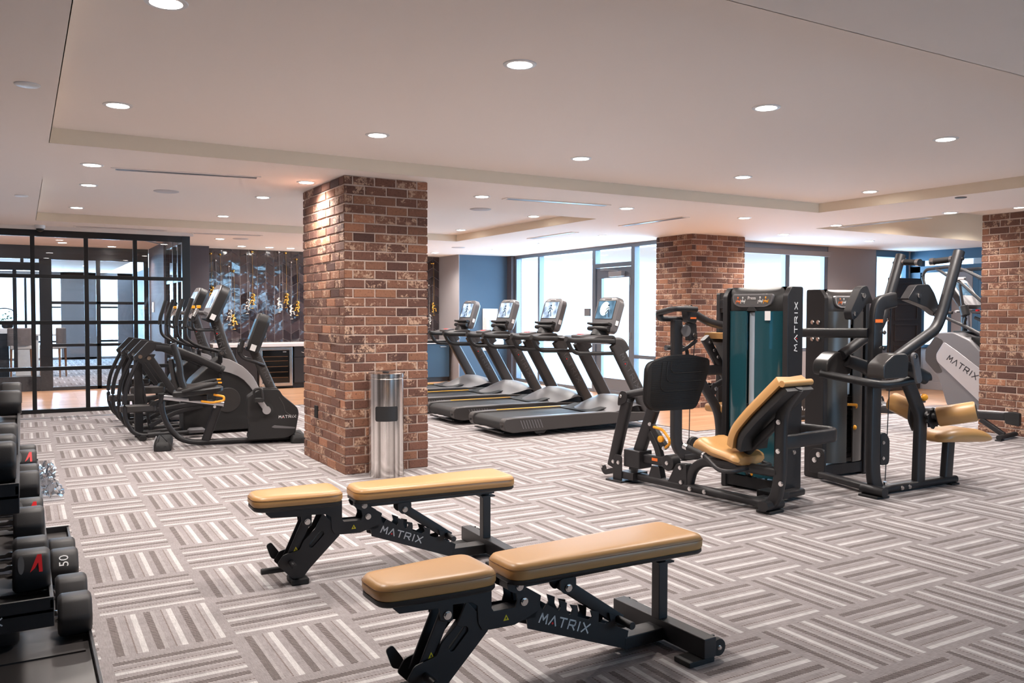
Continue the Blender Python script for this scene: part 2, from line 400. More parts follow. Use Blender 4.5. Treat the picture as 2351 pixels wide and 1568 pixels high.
    def slab(s, outline, layers, T=None):
        """rounded cushion: outline (a,b) CCW, layers [(inset, height)...], T maps (a,b,h) to space"""
        n = len(outline); T = T or (lambda a, b, h: (a, b, h)); vs = []
        for ins, h in layers:
            for i in range(n):
                p, q, r_ = outline[i - 1], outline[i], outline[(i + 1) % n]
                d1 = V((q[0] - p[0], q[1] - p[1])).normalized(); d2 = V((r_[0] - q[0], r_[1] - q[1])).normalized()
                nn = V((-(d1.y + d2.y), d1.x + d2.x)); nn = nn.normalized() / max(.5, math.sqrt(max(.05, (1 + d1.dot(d2)) / 2))) if nn.length > 1e-6 else V((0, 0))
                vs.append(T(q[0] + nn.x * ins, q[1] + nn.y * ins, h))
        L = len(layers)
        fs = [(k * n + i, k * n + (i + 1) % n, (k + 1) * n + (i + 1) % n, (k + 1) * n + i) for k in range(L - 1) for i in range(n)]
        return s.add(vs, fs + [tuple(range(n))[::-1], tuple(range((L - 1) * n, L * n))])
    def xf(s, M):
        s.v = [tuple(M @ V(p)) for p in s.v]; return s
    def build(s, name, mat, parent=None, bev=0, smooth=35, seg=2, sub=0):
        me = bpy.data.meshes.new(name); me.from_pydata(s.v, [], s.f); me.update()
        bm = bmesh.new(); bm.from_mesh(me); bmesh.ops.recalc_face_normals(bm, faces=bm.faces)
        bm.to_mesh(me); bm.free()
        if s.tint is not None:
            a = me.attributes.new('tint', 'FLOAT', 'FACE'); a.data.foreach_set('value', s.tint)
        me.materials.append(MT[mat] if isinstance(mat, str) else mat)
        me.shade_smooth(); me.set_sharp_from_angle(angle=R(smooth))
        o = bpy.data.objects.new(name, me); col.objects.link(o)
        if parent: o.parent = parent
        if bev:
            b = o.modifiers.new('bevel', 'BEVEL'); b.width = bev; b.segments = seg; b.limit_method = 'ANGLE'; b.angle_limit = R(40); b.harden_normals = True
        if sub:
            b = o.modifiers.new('subdivision', 'SUBSURF'); b.levels = b.render_levels = sub
        return o

def fillet(path, r, closed=False, n=5):
    P = [V(p) for p in path]; out = []
    N = len(P)
    for i in range(N):
        if not closed and i in (0, N - 1): out.append(P[i]); continue
        a, b, c = P[i - 1], P[i], P[(i + 1) % N]
        d1, d2 = (a - b), (c - b); q = min(r, d1.length * .45, d2.length * .45)
        p0, p1 = b + d1.normalized() * q, b + d2.normalized() * q
        for k in range(n + 1):
            t = k / n; out.append(p0 * (1 - t) ** 2 + b * 2 * t * (1 - t) + p1 * t * t)
    return out
def rrect(x0, x1, y0, y1, r, n=4):
    o = []
    for cx, cy, a0 in ((x1 - r, y1 - r, 0), (x0 + r, y1 - r, 90), (x0 + r, y0 + r, 180), (x1 - r, y0 + r, 270)):
        for k in range(n + 1):
            a = R(a0 + 90 * k / n); o.append((cx + r * math.cos(a), cy + r * math.sin(a)))
    return o
def rpoly(pts, r, n=3):
    return [(p.x, p.y) for p in fillet([(a, b, 0) for a, b in pts], r, True, n)]
def holed(outer, inner):
    """outline with a hole, joined by one seam"""
    if sum(outer[i][0] * outer[(i + 1) % len(outer)][1] - outer[(i + 1) % len(outer)][0] * outer[i][1] for i in range(len(outer))) < 0: outer = outer[::-1]
    if sum(inner[i][0] * inner[(i + 1) % len(inner)][1] - inner[(i + 1) % len(inner)][0] * inner[i][1] for i in range(len(inner))) > 0: inner = inner[::-1]
    best = min(((a[0] - b[0]) ** 2 + (a[1] - b[1]) ** 2, i, j) for i, a in enumerate(outer) for j, b in enumerate(inner))
    i, j = best[1:]
    return outer[:i + 1] + inner[j:] + inner[:j + 1] + outer[i:]

def thing(name, label, cat, loc=(0, 0, 0), rz=0, group=None):
    o = bpy.data.objects.new(name, None); o.empty_display_size = .1; col.objects.link(o)
    o.location = loc; o.rotation_euler = (0, 0, R(rz)); o['label'] = label; o['category'] = cat
    if group: o['group'] = group
    return o
def tag(o, label, cat, group=None, kind=None):
    o['label'] = label; o['category'] = cat
    if group: o['group'] = group
    if kind: o['kind'] = kind
    return o
def struct(o):
    o['kind'] = 'structure'; return o
def sroot(name, loc=(0, 0, 0), rz=0):
    o = bpy.data.objects.new(name, None); col.objects.link(o); o.location = loc; o.rotation_euler = (0, 0, R(rz)); return struct(o)
def kids(o): return list(o.children)
def dup(o, parent=None):
    c = o.copy(); col.objects.link(c)
    if parent: c.parent = parent
    for ch in kids(o): dup(ch, c)
    return c

# stroke lettering: each letter a set of polylines in a 1 x 1 box
LET = {'M': [[(0, 0), (.12, 1), (.5, .35), (.88, 1), (1, 0)]], 'A': [[(0, 0), (.5, 1), (1, 0)]], 'T': [[(0, 1), (1, 1)], [(.5, 1), (.5, 0)]],
       'R': [[(.05, 0), (.05, 1), (.85, 1), (.95, .85), (.95, .6), (.85, .45), (.05, .45)], [(.55, .45), (1, 0)]],
       'I': [[(.5, 0), (.5, 1)]], 'X': [[(0, 0), (1, 1)], [(0, 1), (1, 0)]]}
def stroke(mb, pts, w_, T, th):
    for (a, b), (c, d) in zip(pts, pts[1:]):
        L = math.hypot(c - a, d - b) or 1; nx, ny = -(d - b) / L * w_ / 2, (c - a) / L * w_ / 2
        ex, ey = (c - a) / L * w_ * .35, (d - b) / L * w_ * .35
        q = [(a - ex + nx, b - ey + ny), (a - ex - nx, b - ey - ny), (c + ex - nx, d + ey - ny), (c + ex + nx, d + ey + ny)]
        mb.add([T(x, y, h) for h in (0, th) for x, y in q], [(0, 1, 2, 3), (7, 6, 5, 4), (0, 4, 5, 1), (1, 5, 6, 2), (2, 6, 7, 3), (3, 7, 4, 0)])
def wordmark(parent, o, dx, up_, height, length, mat='white_print', th=.0012, dot=True, word='MATRIX'):
    """the maker's word, wide letters, first A with a red dot; o = lower left corner, dx / up_ = unit vectors"""
    o, dx, up_ = V(o), V(dx).normalized(), V(up_).normalized(); nn = dx.cross(up_)
    mb = MB(); n = len(word); wd = {'I': .35}
    tot = sum(wd.get(c, 1) for c in word); gap = .38; unit = length / (tot + gap * (n - 1)); x = 0
    for c in word:
        k = wd.get(c, 1) * unit
        for pl in LET[c]:
            stroke(mb, [(x + p[0] * k, p[1] * height) for p in pl], height * .17, lambda a, b, h: o + dx * a + up_ * b + nn * (h + .0004), th)
        if c == 'A' and dot:
            ad = x + k / 2
        x += k + gap * unit
    lo = mb.build('logo', mat, parent)
    if dot:
        d = MB(); c0 = o + dx * ad + up_ * height * .2
        d.cyl(c0, c0 + nn * (th + .001), height * .14, n=10); d.build('logo_dot', 'red', lo)['label'] = 'red dot in the logo'
    return lo
_fc = {}
def text_mesh(txt, size):
    c = bpy.data.curves.new('lettering', 'FONT'); c.body = txt; c.size = size; c.extrude = .0006; c.resolution_u = 3; c.align_x = 'CENTER'; c.align_y = 'CENTER'
    o = bpy.data.objects.new('lettering', c); col.objects.link(o)
    dg = bpy.context.evaluated_depsgraph_get(); me = bpy.data.meshes.new_from_object(o.evaluated_get(dg))
    bpy.data.objects.remove(o); bpy.data.curves.remove(c); return me
def lettering(txt, size, mat, parent, M, name='lettering'):
    me = text_mesh(txt, size); me.transform(M); me.materials.clear(); me.materials.append(MT[mat])
    o = bpy.data.objects.new(name, me); col.objects.link(o); o.parent = parent; return o
def frame3(o, dx, up_):
    dx, up_ = V(dx).normalized(), V(up_).normalized(); n = dx.cross(up_)
    return Matrix(((dx.x, up_.x, n.x, o[0]), (dx.y, up_.y, n.y, o[1]), (dx.z, up_.z, n.z, o[2]), (0, 0, 0, 1)))
def bolts(parent, pts, ax='y', r=.011, t=.009, name='bolt', mat='chrome'):
    for p in pts:
        d = {'y': V((0, 1, 0)), 'x': V((1, 0, 0)), 'z': V((0, 0, 1)), '-y': V((0, -1, 0)), '-x': V((-1, 0, 0))}[ax]
        m = MB(); q = V(p); m.cyl(q, q + d * t * .45, r * 1.25, n=14); m.cyl(q + d * t * .45, q + d * t, r, n=6)
        m.build(name, mat, parent)

# ------------------------------------------------------------------ room shell
CH, CT = 2.54, 2.645
TRAYS = [(.185, 7.93, 2.33, 6.62), (.18, 6.12, 8.45, 12.3), (9.35, 13.9, 2.6, 7.85)]
TOPS = [CT, CT, 2.95]      # the far right panel is recessed deeper
def rect_complement(x0, x1, y0, y1, holes):
    xs = sorted({x0, x1} | {h[0] for h in holes} | {h[1] for h in holes}); ys = sorted({y0, y1} | {h[2] for h in holes} | {h[3] for h in holes})
    out = []
    for b0, b1 in zip(ys, ys[1:]):
        run = None
        for a0, a1 in zip(xs, xs[1:]):
            cx, cy = (a0 + a1) / 2, (b0 + b1) / 2
            inh = any(h[0] < cx < h[1] and h[2] < cy < h[3] for h in holes)
            if inh:
                if run: out.append(run); run = None
            else: run = (run[0], a1, b0, b1) if run else (a0, a1, b0, b1)
        if run: out.append(run)
    return out
m = MB()
for a, b, c, d in rect_complement(-1.2, 16.5, -4, 16.6, TRAYS):
    m.add([(a, c, CH), (b, c, CH), (b, d, CH), (a, d, CH)], [(0, 3, 2, 1)])
for (a, b, c, d), tz in zip(TRAYS, TOPS):
    m.add([(a, c, tz), (b, c, tz), (b, d, tz), (a, d, tz)], [(0, 3, 2, 1)])
m.add([(-1.3, -4.1, 3.1), (16.6, -4.1, 3.1), (16.6, 16.7, 3.1), (-1.3, 16.7, 3.1)], [(0, 1, 2, 3)])
def build_flat(m, name, mat):
    me = bpy.data.meshes.new(name); me.from_pydata(m.v, [], m.f); me.update(); me.materials.append(MT[mat])
    o = bpy.data.objects.new(name, me); col.objects.link(o); return o
struct(build_flat(m, 'ceiling', 'paint'))
for i, (a, b, c, d) in enumerate(TRAYS):
    m = MB(); t = .004
    tz = TOPS[i]; m.box(a - t, b + t, c - t, c, CH, tz); m.box(a - t, b + t, d, d + t, CH, tz); m.box(a - t, a, c, d, CH, tz); m.box(b, b + t, c, d, CH, tz)
    struct(m.build('trim_%d' % (i + 1), 'fascia'))
m = MB().box(-6, 16, 13.02, 28.2, CH, CH + .1)
m2 = MB().box(-6, 2.2, 13.2, 28.2, CH - .004, CH + .2); struct(m2.build('ceiling', 'warmlit_hall'))

m = MB(); t = .0
for a, b, c, d in ((-1.2, 6.8, -4, 12.45), (-1.2, 2.15, 12.45, 13.15), (6.8, 16.5, -4, 7.4)):
    m.box(a, b, c, d, -.1, 0)
struct(m.build('floor', 'carpet'))
m = MB(); m.box(6.8, 16.5, 7.4, 12.45, -.1, 0); m.box(2.15, 16.5, 12.45, 16.6, -.1, 0); m.box(-6, 2.15, 13.15, 16.85, -.1, 0)
struct(m.build('floor', 'planks'))
struct(MB().box(-6, 5, 16.85, 28.2, -.1, 0).build('floor', 'carpet'))
m = MB(); m.box(-1.2, 6.8, 12.44, 12.46, 0, .004); m.box(6.79, 6.81, 7.4, 12.45, 0, .004); m.box(6.8, 16, 7.39, 7.41, 0, .004)
struct(m.build('trim_4', 'grey_plastic'))

def wall(name, mat, x0, x1, y0, y1, z0=0, z1=CH):
    return struct(MB().box(x0, x1, y0, y1, z0, z1).build(name, mat))
wall('wall_left', 'greywall', -1.3, -1.2, -4, 13.1)
m = MB()
for x0, x1, z0, z1 in ((-1.3, 5.4, 0, CH), (5.4, 9.0, 0, .65), (5.4, 9.0, 2.35, CH), (9.0, 16.5, 0, CH)): m.box(x0, x1, -4.1, -4, z0, z1)
struct(m.build('wall_rear', 'greywall'))
wall('wall_right', 'greywall', 16.4, 16.5, -4, 9.9)
wall('wall_hall_side', 'plum', 2.2, 2.86, 15.45, 17.0)       # dark end wall left of the tiled niche
wall('wall_niche_back', 'grout', 2.86, 7.52, 15.935, 16.1)
wall('wall_niche_end', 'greywall', 7.52, 7.62, 15.15, 16.1)
wall('wall_niche_return', 'greywall', 7.515, 7.53, 15.0, 15.15)
wall('wall_fountain', 'skylit_wall', 7.53, 8.78, 15.0, 15.15)
m = MB().box(8.62, 8.86, 14.82, 15.0, 0, CH); struct(m.build('wall_corner', 'plum'))
wall('wall_hall_switch', 'plum', 2.15, 2.2, 15.0, 16.8)
wall('wall_lounge_right', 'plum', 2.9, 3.0, 16.9, 28)
wall('wall_lounge_left', 'greywall', -6.1, -6, 13.1, 28)
wall('baseboard_fountain', 'cab_daylit', 7.52, 8.7, 14.98, 15.0, 0, .1)
# ------------------------------------------------------------------ windows, doors and glazed partitions
def bars(m, rects, ax, pos, d):
    """rects (a0,a1,z0,z1) in a wall plane; ax 'x' = wall at constant x"""
    for a0, a1, z0, z1 in rects:
        if ax == 'x': m.box(pos - d / 2, pos + d / 2, a0, a1, z0, z1)
        else: m.box(a0, a1, pos - d / 2, pos + d / 2, z0, z1)
def panes(root, rects, ax, pos, mat='glass'):
    for a0, a1, z0, z1 in rects:
        m = MB(); e = .006
        bars(m, [(a0, a1, z0, z1)], ax, pos, e); m.build('pane', mat, root)
# side wall of windows (x = 8.75)
WX = 8.75
w1 = sroot('window_1')
m = MB()
bars(m, [(9.9, 14.82, 2.475, CH), (9.9, 12.05, 0, .06), (12.05, 14.82, 0, .06), (14.745, 14.82, .06, 2.475), (13.87, 13.93, .06, 2.475), (12.03, 12.12, .06, 2.475), (10.94, 11.03, .06, 2.475), (11.03, 12.03, 2.17, 2.24), (9.9, 10.94, .64, .70)], 'x', WX, .11)
m.build('frame', 'alu_frame', w1, bev=.004)
panes(w1, [(13.93, 14.745, .06, 2.475), (12.12, 13.87, .06, 2.475), (11.03, 12.03, 2.24, 2.475), (9.9, 10.94, .70, 2.475), (9.9, 10.94, .06, .64)], 'x', WX)
d1 = sroot('door_1')
m = MB(); bars(m, [(11.04, 12.02, 1.985, 2.16), (11.04, 12.02, .01, .27), (11.88, 12.02, .27, 1.985), (11.04, 11.115, .27, 1.985)], 'x', WX, .06)
dl = m.build('door_panel', 'alu_frame', d1, bev=.004)
panes(d1, [(11.115, 11.88, .27, 1.985)], 'x', WX)
MB().box(WX - .11, WX - .03, 11.22, 11.58, 2.0, 2.09).build('closer', 'silver', d1, bev=.006)
MB().bar([(WX - .07, 11.36, 2.10), (WX - .16, 11.62, 2.12), (WX - .06, 11.86, 2.13)], .025, .012).build('closer_arm', 'silver', d1)
for z in (1.85, .95, .3): MB().cyl((WX - .06, 11.035, z), (WX - .06, 11.035, z + .12), .012).build('hinge', 'alu', d1)
tag(MB().box(WX - .09, WX - .056, 12.15, 12.31, 1.33, 1.465).build('wall_keypad', 'mid_grey', bev=.005), 'small grey square control box mounted beside the glass exit door', 'control box')

# end wall of windows (y = 9.87)
def wallseg(m, x0, x1, y0, y1, z0, z1): m.box(x0, x1, y0, y1, z0, z1)
m = MB()
for x0, x1, z0, z1 in ((9.4, 9.9, 0, CH), (9.9, 12.08, 0, .74), (12.08, 13.36, 0, CH), (13.36, 14.32, 0, .74), (14.32, 14.55, 0, CH)): m.box(x0, x1, 9.87, 10.02, z0, z1)
struct(m.build('wall_end', 'greywall'))
w2 = sroot('window_2'); m = MB()
bars(m, [(9.9, 12.08, 2.40, CH), (9.9, 12.08, .74, .80), (9.9, 9.96, .8, 2.4), (11.04, 11.14, .8, 2.4), (12.0, 12.08, .8, 2.4)], 'y', 9.93, .1)
m.build('frame', 'alu_frame', w2, bev=.004)
panes(w2, [(9.96, 11.04, .8, 2.4), (11.14, 12.0, .8, 2.4)], 'y', 9.93)
MB().box(9.92, 12.06, 9.80, 9.87, 2.36, 2.45).build('blind_cassette', 'greywall', w2, bev=.01)
w3 = sroot('window_3'); m = MB()
bars(m, [(13.36, 14.32, 2.42, CH), (13.36, 14.32, .74, .80), (13.36, 13.40, .8, 2.42), (14.24, 14.32, .8, 2.42)], 'y', 9.93, .1)
m.build('frame', 'blue_trim', w3, bev=.004)
panes(w3, [(13.40, 14.24, .8, 2.42)], 'y', 9.93)
# far right wall (x = 14.4) with blue framed glazing
m = MB()
for y0, y1, z0, z1 in ((9.72, 9.87, 0, CH), (9.08, 9.72, 0, .76), (8.70, 9.08, 0, 2.14), (-4, 7.75, 0, CH)): m.box(14.4, 14.55, y0, y1, z0, z1)
struct(m.build('wall_far_right', 'greywall'))
w4 = sroot('window_4'); m = MB()
bars(m, [(7.75, 9.87, 2.36, CH), (7.75, 9.87, 2.14, 2.26), (9.66, 9.87, .76, 2.36), (9.08, 9.72, .76, .82), (8.35, 8.43, 2.26, 2.36), (9.08, 9.12, .8, 2.14)], 'x', 14.42, .14)
m.build('frame', 'blue_trim', w4, bev=.006)
panes(w4, [(8.43, 9.66, 2.26, 2.36), (9.12, 9.66, .82, 2.14)], 'x', 14.46)
d2 = sroot('door_2'); m = MB()
bars(m, [(8.60, 8.70, 0, 2.14), (7.75, 7.85, 0, 2.14), (7.85, 8.6, 1.98, 2.14), (7.85, 8.6, 0, .2), (8.52, 8.60, .2, 1.98)], 'x', 14.45, .09)
m.build('frame', 'blue_trim', d2, bev=.004); panes(d2, [(7.85, 8.52, .2, 1.98)], 'x', 14.45)
struct(MB().box(12.05, 14.4, 9.85, 9.87, 0, .14).build('baseboard_end', 'greywall', bev=.004))
struct(MB().box(14.38, 14.4, 8.7, 9.87, 0, .14).build('baseboard_right', 'greywall', bev=.004))

w6 = sroot('window_6'); m = MB()      # window in the rear wall, mirrored by the glazed tiles
bars(m, [(5.4, 9.0, .65, .71), (5.4, 9.0, 2.29, 2.35), (5.4, 5.46, .71, 2.29), (8.94, 9.0, .71, 2.29), (6.58, 6.66, .71, 2.29), (7.76, 7.84, .71, 2.29)], 'y', -4.05, .1)
m.build('frame', 'alu_frame', w6, bev=.004); panes(w6, [(5.46, 6.58, .71, 2.29), (6.66, 7.76, .71, 2.29), (7.84, 8.94, .71, 2.29)], 'y', -4.05)
# dark panelled door leaf standing open in front of the end window
d3 = sroot('door_3'); m = MB(); m.box(13.37, 14.29, 9.58, 9.63, .01, 2.03)
m.build('door_panel', 'doorwood', d3, bev=.004)
for k in range(5):
    z0 = .14 + k * .375; a, b = 13.50, 14.16
    m = MB(); 
    m.prism(holed([(a, z0), (b, z0), (b, z0 + .31), (a, z0 + .31)], [(a + .03, z0 + .03), (b - .03, z0 + .03), (b - .03, z0 + .28), (a + .03, z0 + .28)]), 9.562, 9.58)
    m.build('panel_moulding', 'doorwood', d3, bev=.004)

# black steel glazed partition (y = 13.1) in front of the hall
gp = sroot('wall_glass'); GY = 13.1
vx = [-1.15, -.505, .143, .789, 1.413]; zr = [(0, .055), (.582, .632), (1.21, 1.262), (1.838, 1.89), (2.40, 2.49)]
m = MB()
for x in vx: m.box(x - .027, x + .027, GY - .03, GY + .03, .055, 2.42)
m.box(2.04, 2.15, GY - .05, GY + .05, 0, 2.49); m.box(-1.2, -1.15, GY - .03, GY + .03, 0, 2.49)
m.build('mullions', 'black_frame', gp, bev=.003)
m = MB()
for z0, z1 in zr: m.box(-1.2, 2.06, GY - .028, GY + .028, z0, z1)
m.build('rails', 'black_frame', gp, bev=.003)
xs = vx + [2.06]
for a, b in zip(xs, xs[1:]):
    for (q0, q1), (s0, s1) in zip(zr, zr[1:]):
        MB().box(a + .027, b - .027, GY - .004, GY + .004, q1, s0).build('pane', 'partition_glass', gp)
struct(MB().box(-1.2, 2.2, GY - .04, GY + .04, 2.49, CH).build('trim_5', 'paint'))
# glazed door return running back from the right end post
gr = sroot('door_4'); m = MB()
for y in (13.2, 13.62, 14.1, 14.85): m.box(2.06, 2.12, y - .03, y + .03, 0, 2.48)
for z0, z1 in zr: m.box(2.065, 2.115, 13.2, 14.85, z0, z1)
m.build('frame', 'black_frame', gr, bev=.003)
for a, b in ((13.23, 13.59), (13.65, 14.07), (14.13, 14.82)): MB().box(2.087, 2.093, a, b, .055, 2.4).build('pane', 'partition_glass', gr)
MB().bar([(2.03, 14.3, .95), (1.99, 14.3, .97), (1.99, 14.3, 1.25), (2.03, 14.3, 1.27)], .02, .02).build('pull_handle', 'black_frame', gr)
MB().box(2.04, 2.2, 14.9, 16.75, 0, CH).build('wall_hall_right', 'plum'); struct(bpy.data.objects['wall_hall_right'])
sw = MB().box(2.028, 2.04, 16.10, 16.28, 1.38, 1.56).build('light_switch', 'white', bev=.004)
tag(sw, 'white switch plate on the dark wall behind the glass partition', 'switch')
for y in (16.14, 16.20): MB().box(2.02, 2.03, y, y + .035, 1.44, 1.50).build('rocker', 'white', sw)
# second glazed front across the hall (y = 16.85)
g2 = sroot('wall_lounge_front'); m = MB()
def b2(a, b, c, d, t=.06): m.box(a, b, 16.85 - t / 2, 16.85 + t / 2, c, d)
b2(-6, 2.04, 2.30, CH); b2(-1.2, .30, 2.10, 2.24); b2(.28, .47, 0, 2.3, .1); b2(1.17, 1.24, 0, 2.3); b2(1.96, 2.04, 0, 2.3)
for z in (1.52, .77): b2(.47, 1.96, z, z + .05)
b2(.47, 1.96, 0, .06); b2(-1.2, .28, 0, .26); b2(-1.2, .28, .36, .40); b2(-.12, -.06, .4, 2.1); b2(.0, .05, 2.24, 2.3); b2(-1.3, -1.2, 0, 2.3)
m.build('frame', 'black_frame', g2, bev=.003)
for a, b in ((.47, 1.17), (1.24, 1.96)):
    for z0, z1 in ((.06, .77), (.82, 1.52), (1.57, 2.3)): MB().box(a, b, 16.846, 16.854, z0, z1).build('pane', 'partition_glass', g2)
MB().box(-1.2, .28, 16.846, 16.854, .4, 2.1).build('pane', 'partition_glass', g2)
# windows at the far end of the lounge (y = 27.8)
m = MB()
for a, b in ((-6, -1.6), (1.0, 1.95), (2.5, 3.0)): m.box(a, b, 27.7, 27.9, 0, CH)
m.box(-1.6, 3, 27.7, 27.9, 1.95 + .45, CH); m.box(-1.6, 2.5, 27.7, 27.9, 0, .06)
struct(m.build('wall_lounge_back', 'greywall'))
w5 = sroot('window_5'); m = MB()
bars(m, [(.085, .145, .06, 2.4), (.5, .75, .06, 2.4), (-.8, -.74, .06, 2.4), (1.95, 2.5, .50, .56), (-1.6, 1, .50, .55), (.75, 1.0, 1.5, 1.54), (1.95, 2.5, 1.5, 1.55)], 'y', 27.76, .08)
m.build('frame', 'black_frame', w5)
panes(w5, [(-1.6, .085, .06, 2.4), (.145, .5, .06, 2.4), (.75, 1.0, .06, 2.4), (1.95, 2.5, .06, 2.4)], 'y', 27.8)

# ------------------------------------------------------------------ brick pillars
def brick_face(vs, fs, tint, o, du, dn, L, n_mod, first, rng, courses=32):
    """bricks standing proud of a mortar core; du = along the face, dn = outward"""
    mod = L / n_mod; j = .0125; ch = CH / courses
    for c in range(courses):
        z0, z1 = c * ch + (j / 2 if c else .001), (c + 1) * ch - j / 2
        x = 0; cut = []; nx = first[c % 2] * mod
        while x < L - .001:
            x2 = min(nx, L)
            if L - x2 < .25 * mod and L - x2 > .001 and x2 < L: pass
            cut.append((x, x2)); x = x2; nx = x + mod
        for a, b in cut:
            a2 = a + (j / 2 if a > 0 else -.004); b2 = b - (j / 2 if b < L else -.004)
            if b2 - a2 < .012: continue
            d = .006 + rng.random() * .0055; jz = (rng.random() - .5) * .004; e = .004; k = len(vs)
            w1, w2 = (rng.random() - .5) * .004, (rng.random() - .5) * .004
            base = [(a2, z0 + jz + w1, -.004), (b2, z0 + jz - w1, -.004), (b2, z1 + jz + w2, -.004), (a2, z1 + jz - w2, -.004)]
            mid = [(p, q, d - e) for p, q, _ in base]
            top = [(a2 + (e if a > 0 else 0), z0 + jz + w1 + e, d), (b2 - (e if b < L else 0), z0 + jz - w1 + e, d), (b2 - (e if b < L else 0), z1 + jz + w2 - e, d), (a2 + (e if a > 0 else 0), z1 + jz - w2 - e, d)]
            for p, q, h in base + mid + top: vs.append(tuple(o + du * p + V((0, 0, q)) + dn * h))
            t = min(1, max(0, rng.gauss(.45, .24)))
            for r in (0, 4):
                for i in range(4): fs.append((k + r + i, k + r + (i + 1) % 4, k + r + 4 + (i + 1) % 4, k + r + 4 + i)); tint.append(t)
            fs.append((k + 8, k + 9, k + 10, k + 11)); tint.append(t)
def pillar(x0, x1, y0, y1, nx, ny, seed, label):
    rng = random.Random(seed)
    root = struct(thing('brick_pillar', label, 'pillar', ((x0 + x1) / 2, (y0 + y1) / 2, 0)))
    hx, hy = (x1 - x0) / 2, (y1 - y0) / 2
    MB().box(-hx, hx, -hy, hy, 0, CH).build('mortar', 'mortar', root)
    m = MB(); m.tint = []
    for o, du, dn, L, nm, fi in ((V((-hx, -hy, 0)), V((1, 0, 0)), V((0, -1, 0)), 2 * hx, nx, (.90, .36)), (V((-hx, hy, 0)), V((0, -1, 0)), V((-1, 0, 0)), 2 * hy, ny, (.86, .33)),
                             (V((hx, hy, 0)), V((-1, 0, 0)), V((0, 1, 0)), 2 * hx, nx, (.9, .36)), (V((hx, -hy, 0)), V((0, 1, 0)), V((1, 0, 0)), 2 * hy, ny, (.86, .33))):
        brick_face(m.v, m.f, m.tint, o, du, dn, L, nm, fi, rng)
    me = bpy.data.meshes.new('bricks'); me.from_pydata(m.v, [], m.f); me.update()
    a = me.attributes.new('tint', 'FLOAT', 'FACE'); a.data.foreach_set('value', m.tint); me.materials.append(MT['brick'])
    b = bpy.data.objects.new('bricks', me); col.objects.link(b); b.parent = root
    return root
pillar(2.369, 3.124, 6.875, 8.05, 3.83, 4.83, 3, 'nearest brick pillar, with the steel wipe bin at its foot')
pillar(8.42, 9.46, 9.27, 10.05, 5.0, 3.9, 5, 'brick pillar standing against the windows behind the weight machines')
pillar(9.74, 10.55, 4.4, 5.77, 3.9, 6.0, 9, 'brick pillar at the right edge of the room')
ol = MB().box(2.345, 2.362, 7.605, 7.68, .405, .52).build('wall_outlet', 'plastic', bev=.003)
tag(ol, 'small black electrical outlet cover low on the nearest brick pillar', 'outlet')

# ------------------------------------------------------------------ chevron tiled niche
TY = 15.93; cw, thh, rise = .1555, .178, .082
m = MB(); m.tint = []; rng = random.Random(11); x = 2.87; c = 0
while x < 7.51:
    x1 = min(x + cw, 7.52); up_ = c % 2 == 0; z = .55 - .1
    while z < CH + .1:
        a, b = (z, z + rise) if up_ else (z + rise, z); g = .005
        q = [(x + g, a + g), (x1 - g, b + g), (x1 - g, b + thh - g), (x + g, a + thh - g)]
        q = [(p, min(CH, max(.5, h))) for p, h in q]
        if max(h for _, h in q) - min(h for _, h in q) > .02 and abs(q[3][1] - q[0][1]) + abs(q[2][1] - q[1][1]) > .02:
            tx, tz = rng.gauss(0, .014), rng.gauss(0, .014); k = len(m.v); cxm, czm = (x + x1) / 2, z + .13
            for p, h in q: m.v.append((p, TY - .003, h))
            for p, h in q: m.v.append((p, TY - .011 - tx * (p - cxm) * 1.0 - tz * (h - czm) * 1.0, h))
            t = rng.random()
            for i in range(4): m.f.append((k + i, k + (i + 1) % 4, k + 4 + (i + 1) % 4, k + 4 + i)); m.tint.append(t)
            m.f.append((k + 4, k + 5, k + 6, k + 7)); m.tint.append(t)
        z += thh
    x = x1; c += 1
me = bpy.data.meshes.new('wall_tiles'); me.from_pydata(m.v, [], m.f); me.update()
bm = bmesh.new(); bm.from_mesh(me); bmesh.ops.recalc_face_normals(bm, faces=bm.faces); bm.to_mesh(me); bm.free()
a = me.attributes.new('tint', 'FLOAT', 'FACE'); a.data.foreach_set('value', m.tint); me.materials.append(MT['tile'])
o = bpy.data.objects.new('wall_tiles', me); col.objects.link(o); struct(o)

# counter and cabinets under the tiles
tag(MB().box(2.87, 7.5, 15.24, 15.93, .765, .825).build('countertop', 'quartz', bev=.006), 'long white stone countertop under the dark chevron tiled wall', 'countertop')
def cabinet(x0, x1, label, mat, nd=2, drawer=False, handle='alu'):
    t = thing('base_cabinet', label, 'cabinet', ((x0 + x1) / 2, 15.6, 0), 0, 'base cabinets under the countertop'); h = (x1 - x0) / 2
    MB().box(-h, h, -.29, .32, .09, .764).build('carcass', mat, t); MB().box(-h, h, -.24, .3, 0, .09).build('toe_kick', 'cab', t)
    w_ = 2 * h / nd
    for i in range(nd):
        a = -h + i * w_
        z1 = .755
        if drawer:
            d = MB().box(a + .004, a + w_ - .004, -.312, -.29, .57, .755).build('drawer', mat, t, bev=.002); z1 = .56
            MB().tube([(a + w_ * .3, -.312, .66), (a + w_ * .4, -.345, .645), (a + w_ * .6, -.345, .645), (a + w_ * .7, -.312, .66)], .006, fil=.02).build('handle', 'alu', d)
        d = MB().box(a + .004, a + w_ - .004, -.312, -.29, .1, z1).build('door', mat, t, bev=.002)
        MB().tube([(a + w_ * .62, -.312, z1 - .05), (a + w_ * .62, -.335, z1 - .05), (a + w_ * .86, -.335, z1 - .05), (a + w_ * .86, -.312, z1 - .05)], .006, fil=.01).build('handle', handle, d)
    return t
cabinet(2.87, 3.64, 'dark base cabinet left of the wine fridge under the white counter', 'cab')
cabinet(4.30, 5.2, 'dark base cabinet with drawers right of the wine fridge', 'cab', 2, True)
